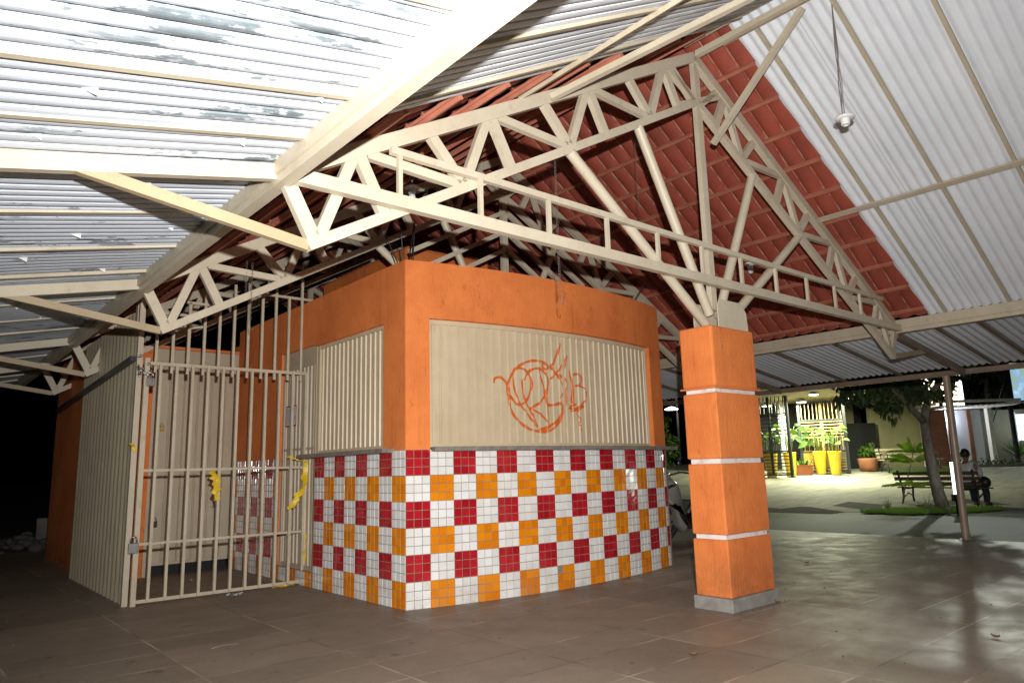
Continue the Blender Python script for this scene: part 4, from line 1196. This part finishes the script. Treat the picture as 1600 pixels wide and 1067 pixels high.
# ------------------------------------------------------------------ motorcycle behind the column
MC0 = gpt(1037, 846); MC0.z = 0
mf = (-RH*.93 - FH*.37).normalized(); ml = V((0,0,1)).cross(mf)
moto = thing('motorcycle', MC0, 'silver motorcycle parked between the kiosk end and the orange column', 'motorcycle')
K = lambda a, b_, z: MC0 + mf*a + ml*b_ + V((0,0,z))
def wheel(a, r):
    m = MB(); n = 36; k = 10; vs = []; R0 = r-.045
    for i in range(n):
        t = 2*PI*i/n
        for j in range(k):
            u = 2*PI*j/k; rr_ = R0 + .045*math.cos(u); vs.append(K(a + rr_*math.cos(t), .045*math.sin(u), r + rr_*math.sin(t)))
    m.add(vs, [(i*k+j, i*k+(j+1) % k, ((i+1) % n)*k+(j+1) % k, ((i+1) % n)*k+j) for i in range(n) for j in range(k)], 0, True)
    w_ = m.build('wheel', M['rubber'], moto)
    m = MB()
    for i in range(6):
        t = 2*PI*i/6; m.beam(K(a,0,r), K(a+(R0-.02)*math.cos(t),0,r+(R0-.02)*math.sin(t)), .03, .02, ml)
    m.tube(K(a,-.06,r), K(a,.06,r), .05, 14)
    m.path([K(a+(R0-.03)*math.cos(2*PI*i/24),0,r+(R0-.03)*math.sin(2*PI*i/24)) for i in range(25)], .014, 6)
    m.build('rim', M['darksteel'], w_)
wheel(0, .285); wheel(-1.24, .285)
def slab(name, prof, hw, mat, taper=.82, n=5):
    """rounded body panel from a side outline"""
    cx = sum(p[0] for p in prof)/len(prof); cz = sum(p[1] for p in prof)/len(prof)
    rings = []
    for i in range(n):
        t = i/(n-1)*2-1; s = taper + (1-taper)*math.sqrt(max(0, 1-t*t))
        rings.append([K(cx+(p[0]-cx)*s, t*hw, cz+(p[1]-cz)*s) for p in prof])
    k = len(prof); vs = [p for r in rings for p in r]
    fs = [(i*k+j, i*k+(j+1) % k, (i+1)*k+(j+1) % k, (i+1)*k+j) for i in range(n-1) for j in range(k)]
    fs += [tuple(range(k))[::-1], tuple(range((n-1)*k, n*k))]
    m = MB(); m.add(vs, fs, 0, True); o = m.build(name, mat, moto)
    return o
slab('leg_shield', [(.24,.60),(.15,.76),(.0,.92),(-.10,.98),(-.2,.93),(-.24,.78),(-.27,.6),(-.30,.42),(-.36,.26),(-.46,.17),(-.44,.13),(-.3,.13),(-.2,.22),(-.17,.38),(-.13,.50),(.0,.58)], .20, M['silver'])
slab('front_cowl', [(.2,.70),(.12,.88),(.02,1.0),(-.05,1.04),(-.14,1.05),(-.18,.96),(-.05,.78)], .11, M['silver'], .7)
slab('inner_panel', [(.0,.56),(-.10,.60),(-.16,.50),(-.2,.36),(-.28,.24),(-.34,.2),(-.3,.36),(-.2,.56)], .225, M['black'])
slab('stripe', [(.16,.70),(.02,.84),(-.16,.88),(-.16,.84),(.0,.79),(.13,.67)], .205, M['darksteel'], .9)
slab('mudguard', [(.26,.36),(.22,.50),(.1,.61),(-.04,.63),(-.18,.57),(-.26,.44),(-.24,.42),(-.16,.53),(-.03,.585),(.09,.565),(.19,.46),(.23,.35)], .07, M['silver'], .92)
slab('tail_body', [(-.45,.42),(-.62,.62),(-.75,.70),(-1.2,.78),(-1.48,.84),(-1.55,.78),(-1.35,.62),(-1.0,.5),(-.75,.36)], .13, M['silver'], .75)
slab('seat', [(-.62,.70),(-.66,.77),(-.9,.80),(-1.15,.86),(-1.4,.9),(-1.46,.86),(-1.2,.79),(-.9,.72)], .14, M['black'], .8)
slab('engine', [(-.42,.16),(-.4,.32),(-.55,.42),(-.82,.38),(-.88,.22),(-.7,.14)], .12, M['darksteel'], .85)
m = MB()
for s in (-1, 1): m.tube(K(0,s*.075,.285), K(-.16,s*.06,.8), .02, 10)
m.build('fork', M['chrome'], moto)
m = MB(); m.path([K(-.30,-.36,1.02),K(-.22,-.25,1.04),K(-.13,-.1,1.0),K(-.13,.1,1.0),K(-.22,.25,1.04),K(-.30,.36,1.02)], .013, 8); m.build('handlebar', M['darksteel'], moto)
for s in (-1, 1):
    m = MB(); m.path([K(-.2,s*.22,1.04),K(-.17,s*.27,1.14),K(-.16,s*.3,1.2)], .006, 6); mi = m.build('mirror', M['chrome'], moto)
    m = MB(); m.ball(K(-.15,s*.31,1.24), .05, 10, sc=(.6,1.1,.75)); m.build('mirror_shell', M['black'], mi)
m = MB(); m.ball(K(.06,0,.90), .075, 12, sc=(.8,1,.7)); m.build('headlight', M['glass_lens'], moto)
for s in (-1, 1):
    m = MB(); m.ball(K(.0,s*.14,.80), .04, 8, sc=(1,.6,.8)); m.build('indicator', M['glass_lens'], moto)
    m = MB(); m.tube(K(-1.24,s*.1,.3), K(-1.2,s*.11,.62), .025, 10); m.build('shock', M['chrome'], moto)
m = MB(); m.tube(K(-.7,-.14,.2), K(-1.4,-.17,.34), .04, 12); m.build('exhaust', M['chrome'], moto)

# ------------------------------------------------------------------ slatted screens, pots and lamps of the shop front
def lattice(name, label, A, B_, hgt, mat_s, mat_f, nv, group=None):
    A = V(A); B_ = V(B_); ax = (B_-A); ax.z = 0; Ln = ax.length; ax.normalize(); nn = V((0,0,1)).cross(ax)
    t = thing(name, A, label, 'screen', group)
    Q = lambda a, z, d=0: A + ax*a + nn*d + V((0,0,z))
    for a in (0, Ln):
        m = MB(); m.beam(Q(a,-.02), Q(a,hgt), .09, .09, nn); m.build('post', mat_f, t)
    z0, z1, z2, z3 = .08, .30*hgt, .50*hgt, .74*hgt
    for z in (z0, z1, z3, hgt-.03):
        m = MB(); m.beam(Q(.05,z), Q(Ln-.05,z), .05, .05, nn); m.build('rail', mat_f, t)
    m = MB()
    for i in range(nv):
        a = .1 + (Ln-.2)*i/(nv-1); m.beam(Q(a,z3+.03), Q(a,hgt-.06), .042, .02, ax)
    m.build('upper_slats', mat_s, t)
    m = MB(); n = 6
    for i in range(n):
        z = z2 + (z3-z2-.06)*i/(n-1); m.beam(Q(.06,z,.02), Q(Ln-.06,z,.02), .02, .035, (0,0,1))
    m.build('middle_slats', mat_s, t)
    m = MB()
    for i in range(nv-2):
        a = .12 + (Ln-.24)*i/(nv-3); m.beam(Q(a,z1+.03), Q(a,z2-.03), .04, .02, ax)
    m.build('standing_slats', mat_s, t)
    m = MB(); n = 7
    for i in range(n):
        z = z0+.05 + (z1-z0-.1)*i/(n-1); m.beam(Q(.06,z,.02), Q(Ln-.06,z,.02), .02, .03, (0,0,1))
    m.build('lower_slats', mat_s, t)
    m = MB(); m.beam(Q(Ln/2,z0,.03), Q(Ln/2,hgt-.03,.03), .03, .09, ax); m.build('mullion', mat_s, t)
    return t
GA, GB = gpt(1256, 740), gpt(1328, 740)
lattice('slatted_screen', 'pale wooden slatted screen behind the two tall yellow pots', GA, GB, 2.52, M['slat'], M['darksteel'], 11)
HA, HB = gpt(1180, 746), gpt(1239, 749)
lattice('metal_screen', 'dark metal slatted screen beside the column, plants behind it', HA, HB, 2.85, M['darksteel'], M['darksteel'], 9)
so = gpt(1285, 741)
shop = thing('shop_soffit', so, 'boarded porch ceiling over the yellow pots and screens', 'porch')
def obox(mb, o, a0, a1, f0, f1, z0, z1):
    vs = [loc(o, a, f, z) for z in (z0, z1) for a, f in ((a0,f0),(a1,f0),(a1,f1),(a0,f1))]
    mb.add(vs, [(3,2,1,0),(4,5,6,7),(0,1,5,4),(1,2,6,5),(2,3,7,6),(3,0,4,7)]); return mb
MBX = lambda *a: obox(MB(), *a)
MBX(so, -3.6, 1.15, -4.2, 2.2, 2.66, 2.78).build('ceiling', M['shopceil'], shop)
MBX(so, -3.6, 1.15, -4.26, -4.21, 2.6, 2.95).build('fascia', M['darksteel'], shop)
MBX(so, -1.0, -.78, .8, 1.02, -.05, 2.655).build('pillar', M['pillar_white'], shop)
MBX(so, 1.02, 1.2, .5, .68, -.05, 2.655).build('pillar', M['plinth'], shop)
MBX(so, -3.6, .95, 2.25, 2.4, -.2, 2.9).build('back_wall', M['wall_dark'], shop)
GL = emit('porch lamp glow', (.97, 1, .78), 10)
def clamp(px, py, D, label, e, r=.17):
    c = at(px, py, D); 
    t = thing('ceiling_lamp', c, label, 'lamp', 'round lit lamps under the porch ceiling')
    m = MB(); m.lathe([(0,.09),(r*.55,.09),(r*.6,.02),(r,.0),(r*.98,-.03),(r*.9,-.03)], c, 24); m.build('housing', M['whitepl'], t)
    m = MB(); m.lathe([(r*.9,-.028),(r*.7,-.05),(0,-.058)], c, 24); m.build('diffuser', GL, t)
    m = MB(); m.tube(c+V((0,0,.09)), V((c.x,c.y,so.z+2.67)) if c.z < so.z+2.5 else c+V((0,0,.1)), .012, 8); m.build('rod', M['darksteel'], t)
    lamp('porch_light', 'AREA', c - V((0,0,.075)), e, (.96, 1, .70), c - V((0,0,2)), shape='DISK', size=.3)
clamp(1271, 615, 23.2, 'brightest porch lamp, nearest of those above the tall yellow pots', 280)
clamp(1252, 627, 25.2, 'porch lamp beside the white pillar', 180, .19)
clamp(1319, 621, 24.6, 'porch lamp at the top right of the wooden screen', 190, .19)
clamp(1198, 633, 25.5, 'porch lamp seen through the dark metal screen', 190, .19)

def pot(px, py, hpx, wpx, label, plant, seed):
    p = gpt(px, py); D = (p-CAMP).dot(F_); hh = hpx*D/FPX; r = wpx*D/FPX/2
    t = thing('tall_pot', p, label, 'plant pot', 'tall yellow pots in front of the shop')
    m = MB(); m.lathe([(0,0),(r*.66,0),(r*.70,.02),(r*.78,hh*.28),(r*.79,hh*.29),(r*.97,hh*.96),(r*1.0,hh),(r*.9,hh),(r*.86,hh*.93),(0,hh*.92)], p, 28); m.build('body', M['potyellow'], t)
    rnd = random.Random(seed); top = p + V((0,0,hh*.92))
    pl = thing('potted_plant', top, plant, 'plant', 'broad leaved plants in the yellow pots')
    ms, ml_ = MB(), MB()
    for k in range(rnd.randint(9, 12)):
        a = rnd.uniform(0, 2*PI); L0 = rnd.uniform(.35, .95); o = rnd.uniform(.1, .5)
        d = V((math.cos(a), math.sin(a), 0)); e = top + d*o*.8 + V((0,0,L0))
        ms.path([top + d*.05, top + d*o*.35 + V((0,0,L0*.6)), e], .014, 6, radii=[.018,.014,.009])
        leaf(ml_, e, d + V((0,0,rnd.uniform(-.3,.8))), V((0,0,.6)) - FH*.7 + rv(rnd)*.5, rnd.uniform(.24,.4), rnd.uniform(.16,.26), .2, .35)
        if k % 2: leaf(ml_, e - V((0,0,.12)), -d*.6 + rv(rnd) + V((0,0,.2)), V((0,0,.5)) - FH, rnd.uniform(.2,.34), .17, .2, .4)
    ms.build('stem', M['stem'], pl); ml_.build('foliage', M['leaf'], pl)
pot(1284, 741, 36, 20, 'tall yellow pot, left of the pair in front of the wooden screen', 'broad leaved green plant in the left pot of the front pair', 3)
pot(1307, 741.5, 36.5, 21, 'tall yellow pot, right of the pair in front of the wooden screen', 'broad leaved green plant in the right pot of the front pair', 8)
pot(1266, 738, 33, 17, 'pale yellow pot half hidden behind the brown planter box', 'green plant in the pot behind the planter box', 12)
pot(1237, 745, 38, 20, 'yellow pot cut off by the post of the dark metal screen', 'bright green plant beside the white pillar', 15)
pot(1207, 746, 38, 21, 'yellow pot behind the slats of the dark metal screen', 'leafy plant behind the dark metal screen', 17)
pb = gpt(1255, 741.5)
pbx = thing('planter_box', pb, 'low brown timber planter box beside the white pillar', 'planter')
MBX(pb, -.28, .28, -.2, .2, 0, .30).build('body', M['planter'], pbx)
MBX(pb, -.30, .30, -.22, .22, .30, .33).build('rim', M['planter'], pbx)
m = MB()
for _ in range(46):
    a = rnd.uniform(0, 2*PI); d = V((math.cos(a), math.sin(a), 0)); q = loc(pb, rnd.uniform(-.22,.22), rnd.uniform(-.14,.14), .3)
    leaf(m, q, d*rnd.uniform(.2,.8)+V((0,0,1)), d, rnd.uniform(.3,.55), .05, .2, .5)
tag(m.build('grassy_plant', M['leaf'], None, loc=pb+V((0,0,.3))), 'grassy green plant in the brown planter box', 'plant')
tb = gpt(1358, 736); D = (tb-CAMP).dot(F_); r = 15.5*D/FPX; hh = 20*D/FPX
t = thing('bowl_pot', tb, 'round terracotta bowl pot standing right of the wooden screen', 'plant pot')
m = MB(); m.lathe([(0,0),(r*.7,0),(r*.86,hh*.3),(r*.97,hh*.75),(r,hh*.9),(r*1.02,hh),(r*.92,hh),(r*.9,hh*.88),(0,hh*.86)], tb, 30); m.build('body', M['terracotta'], t)
m = MB(); cloud(m, tb+V((0,0,hh+.28)), (.36,.36,.2), 420, .11, .06, rnd, 12); cloud(m, tb+V((0,0,hh+.1)), (.3,.3,.1), 120, .11, .06, rnd, 6)
tag(m.build('potted_bush', M['leaf'], None, loc=tb+V((0,0,hh*.86))), 'leafy bush growing in the terracotta bowl', 'bush')

# ------------------------------------------------------------------ walls and buildings behind the plaza
def uvbox(mb_args, name, mat, parent):
    o = MBX(*mb_args).build(name, mat, parent); me = o.data; uvl = me.uv_layers.new(name='UVMap')
    for p in me.polygons:
        for li in p.loop_indices:
            v = me.vertices[me.loops[li].vertex_index].co; uvl.data[li].uv = (v.dot(RH)+v.dot(FH), v.z)
    return o
wy = gpt(1420, 731)
yw = thing('yellow_wall', wy, 'plain yellow beige wall behind the pale bench', 'wall')
MBX(wy, -.95, 1.0, .6, .8, -.2, 3.1).build('face', M['wall_yellow'], yw)
dg = gpt(1364, 735)
gt = thing('dark_gate', dg, 'dark closed gate between the porch and the yellow wall', 'gate')
MBX(dg, -.75, .72, .9, .96, 0, 1.75).build('leaf', M['wall_dark'], gt)
MBX(dg, -.8, .6, 2.3, 2.5, -.2, 3.3).build('wall_behind', M['wall_yellow'], gt)
m = MB(); m.add([loc(dg,-.9,.2,2.5), loc(dg,.75,.2,2.15), loc(dg,.75,2.2,2.75), loc(dg,-.9,2.2,3.1)], [(0,1,2,3)]); m.add([loc(dg,-.9,.2,2.54), loc(dg,.75,.2,2.19), loc(dg,.75,2.2,2.79), loc(dg,-.9,2.2,3.14)], [(0,1,2,3)])
m.build('awning', M['brownsteel'], gt)
an = gpt(1500, 728)
ab = thing('brick_annex', an, 'small brick annex with blue white panels under a slatted canopy', 'building')
uvbox((an, -1.05, -.12, .3, 2.5, -.1, 2.12), 'brick_wall', M['brick'], ab)
MBX(an, -.12, 1.6, .9, 2.5, -.1, 2.12).build('white_wall', M['wall_white'], ab)
uvbox((an, .26, .45, .86, .895, -.1, 2.1), 'brick_strip', M['brick'], ab)
uvbox((an, 1.05, 1.2, .86, .895, -.1, 2.1), 'brick_strip', M['brick'], ab)
MBX(an, 1.5, 1.66, .3, .5, -.1, 2.13).build('pillar', M['pillar_white'], ab)
MBX(an, -1.17, -1.06, .1, .25, -.1, 2.13).build('pillar', M['pillar_white'], ab)
pr = MBX(an, -1.15, 2.0, -.9, -.82, 2.28, 2.38); obox(pr, an, -1.15, 2.0, 1.9, 1.98, 2.14, 2.24); obox(pr, an, -1.15, -1.07, -.82, 1.9, 2.2, 2.3); obox(pr, an, 1.92, 2.0, -.82, 1.9, 2.2, 2.3)
pr = pr.build('canopy_frame', M['pillar_white'], ab)
m = MB()
for i in range(15): obox(m, an, -1.0+.2*i, -.9+.2*i, -.84, 1.9, 2.16, 2.19)
m.build('slats', M['pillar_white'], pr)
wl = loc(an, .12, .84, 1.85)
m = MB(); m.ball(wl, .07, 10, sc=(1.6,.8,.5)); m.build('wall_lamp', emit('annex wall lamp', (.85,.92,1), 14), ab)
lamp('annex_light', 'POINT', wl - FH*.12 - V((0,0,.05)), 60, (.82,.9,1), shadow_soft_size=.06)
cw = gpt(1575, 727)
cwl = thing('cream_wall', cw, 'dull cream wall running right from the annex', 'wall')
MBX(cw, -.75, 6, 2.6, 2.8, -.3, 2.2).build('face', M['wall_cream'], cwl)
bd_ = gpt(1560, 729)
MBX(bd_, -1.6, 6, .0, .12, -.1, .12)
m = MBX(bd_, -1.5, 6, .0, .14, -.1, .1); tag(m.build('bed_kerb', M['conc'], None, loc=bd_), 'low concrete kerb along the planted bed by the wall', 'kerb')
m = MB()
for i in range(9): cloud(m, loc(bd_, -1.2+.55*i, .55, .16), (.28,.22,.12), 60, .16, .05, rnd, 5)
tag(m.build('bed_planting', M['leaf_dark'], None), 'low dark planting in the bed along the wall', 'planting', kind='stuff')
sp = gpt(1592, 722)
spk = thing('spiky_plant', sp, 'spiky fan leaved plant at the right end of the planted bed', 'plant'); m = MB()
for _ in range(90):
    a = rnd.uniform(0, 2*PI); e = rnd.uniform(.15, 1.3); d = V((math.cos(a)*math.cos(e), math.sin(a)*math.cos(e), math.sin(e)))
    leaf(m, sp + V((0,0,.2)), d, V((0,0,1)), rnd.uniform(.6,1.0), .05, .15, .15)
m.build('foliage', M['leaf'], spk); m = MB(); m.tube(sp, sp+V((0,0,.28)), .09, 10); m.build('stem', M['bark'], spk)
# glowing surfaces: facade with its lamplight as emission, billboard, window
lp = at(1478, 612, 33)
lpn = thing('lit_facade', lp, 'warm glowing facade panel seen through the tree leaves', 'lit panel')
MBX(lp, -1.1, .42, 0, .12, -.75, .9).build('panel', emit('warm lit facade', (1,.86,.66), 2.6), lpn)  # a wall, no lamp: the light falling on it is put in as emission
MBX(lp, .50, .72, -.1, .15, -1.2, .75).build('edge_tube', emit('white edge light', (1,.97,.9), 3.2), lpn)
MBX(lp, -1.1, .7, .13, .3, -3.2, .9).build('wall', M['wall_cream'], lpn)
bs = gpt(1588, 728); D = 27.5
bbd = thing('backlit_billboard', at(1579, 728, D), 'tall backlit billboard on a dark pole at the right edge', 'billboard')
bo = at(1579, 628, D)
def bill_mat():
    m, nt, b = nodes('backlit picture')
    v = coords(nt); c = ramp(nt, noise(nt, v, 1.3, 3, .6), [(.3,(.75,.9,1)),(.48,(.25,.5,.75)),(.58,(.45,.5,.12)),(.72,(.9,.95,.85))])
    L(nt, c, b.inputs['Emission Color']); b.inputs['Emission Strength'].default_value = .9; L(nt, c, b.inputs['Base Color']); return m
MBX(bo, .14, 1.9, 0, .1, .05, 1.5).build('picture', bill_mat(), bbd)
MBX(bo, .06, .14, -.02, .14, -.1, 1.6).build('frame', M['darksteel'], bbd)
MBX(bo, .14, 1.9, -.02, .14, -.02, .05).build('frame', M['darksteel'], bbd)
MBX(bo, -.07, .05, -.02, .1, -2.6, 1.7).build('pole', M['darksteel'], bbd)
m = MB(); m.tube(loc(bo,-.02,.05,.9), loc(bo,-.95,.05,-1.2), .03, 8); m.build('stay', M['darksteel'], bbd)
bw = thing('lit_window', at(1592, 690, 28), 'bright white lit window panel below the billboard', 'window'); wo = at(1592, 688, 28)
MBX(wo, .02, 1.0, 0, .08, .0, 1.02).build('pane', emit('white lit panel', (.9,1,.95), 1.5), bw)
MBX(wo, -.18, .0, -.02, .08, -.05, 1.1).build('frame', emit('pale side light', (.7,.9,.95), .5), bw)
lamp('window_light', 'AREA', loc(wo,.5,-.2,.5), 40, (.9,1,.95), loc(wo,.5,-3,-.3), size=.9)

# dark trees behind the buildings
def bigtree(px, py, D, r, label, seed, n=900):
    rnd = random.Random(seed); c = at(px, py, D); g = V((c.x, c.y, gz(c.x, c.y)))
    t = thing('tree', g, label, 'tree', 'dark trees behind the buildings')
    m = MB(); m.path([g, g.lerp(c,.5)+rv(rnd)*.2, c], .2, 10, radii=[.28,.2,.1]); m.build('trunk', M['bark'], t)
    m = MB(); cloud(m, c, (r,r,r*.7), n, .38, .2, rnd, 26); m.build('crown', M['leaf_dark'], t)
bigtree(1540, 590, 36, 2.4, 'dark leafy tree above the brick annex', 31, 1300)
bigtree(1590, 560, 38, 2.6, 'dark leafy tree behind the billboard', 33, 1000)
bigtree(1330, 560, 37, 2.8, 'dark leafy tree rising behind the porch', 35, 900)

# gap between kiosk and column: lamp pole and bush
q = gpt(1064, 728); lpz = thing('lamp_pole', q, 'thin lamp pole seen in the gap between kiosk and column', 'lamp pole')
D = (q-CAMP).dot(F_); tp_ = at(1062, 560, D)
m = MB(); m.tube(q, V((q.x,q.y,tp_.z)), .045, 10); m.build('pole', M['plinth'], lpz)
c = at(1049, 639, D); m = MB(); m.tube(V((q.x,q.y,c.z+.12)), c+V((0,0,.1)), .02, 8); m.build('arm', M['plinth'], lpz)
m = MB(); m.lathe([(.0,.1),(.1,.08),(.28,.0),(.26,-.03),(0,-.04)], c, 20); m.build('lamp_head', emit('pole lamp glow', (1,.95,.8), 6), lpz)
bq = gpt(1040, 735); m = MB(); cloud(m, bq+V((0,0,1.2)), (.5,.5,.9), 500, .22, .1, rnd, 16)
m.path([bq, bq+V((0,0,1.2))], .04, 8); tag(m.build('tall_bush', M['leaf'], None, loc=bq), 'tall green bush seen just past the kiosk end', 'bush')

# street lamp out to the right, behind the plaza tree: its light rakes in under the canopy edge
lamp('street_lamp_light', 'SPOT', (28.5, 4.8, 9.0), 3700, (.93, 1, .86), (4.2, -1.6, 0), spot_size=math.radians(22), spot_blend=.35, shadow_soft_size=.17)
sl = thing('street_lamp', (28.5, 5.3, gz(28.5,5.3)), 'tall street lamp behind the plaza tree', 'street lamp')
m = MB(); m.tube((28.5,5.3,gz(28.5,5.3)), (28.5,5.3,9.3), .07, 12); m.path([(28.5,5.3,9.2),(28.5,5.2,9.45),(28.5,4.8,9.4)], .04, 8); m.build('pole', M['darksteel'], sl)
m = MB(); m.lathe([(0,.12),(.12,.1),(.26,.02),(.26,0),(.2,.0)], (28.5,4.8,9.2), 20); m.build('hood', M['darksteel'], sl)

# left background: block and rubble
q = gpt(63, 857)
blk = thing('concrete_block', q, 'grey concrete block standing in the dark beyond the orange rear wall', 'block')
MBX(q, -.18, .5, .1, .6, 0, .52).build('body', M['conc'], blk, bevel=.02)
m = MB()
for _ in range(70):
    p = loc(gpt(36, 858), rnd.gauss(0,.22), rnd.gauss(0,.25)); s = rnd.uniform(.04,.13); h = max(0, .22-.4*abs((p-gpt(36,858)).length))
    m.ball(p+V((0,0,s*.4+h*rnd.random())), s, 4, sc=(rnd.uniform(.6,1.3),rnd.uniform(.6,1.3),rnd.uniform(.4,.8)))
tag(m.build('rubble', M['rubble'], None), 'heap of grey rubble in the dark beside the concrete block', 'rubble', kind='stuff')
# red light reflected on the road, put in as a coloured patch
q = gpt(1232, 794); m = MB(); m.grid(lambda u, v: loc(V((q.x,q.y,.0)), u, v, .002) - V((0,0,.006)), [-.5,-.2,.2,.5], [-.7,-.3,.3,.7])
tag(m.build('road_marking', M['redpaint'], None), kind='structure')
for o in SC.objects:
    if '_o' in o: del o['_o']
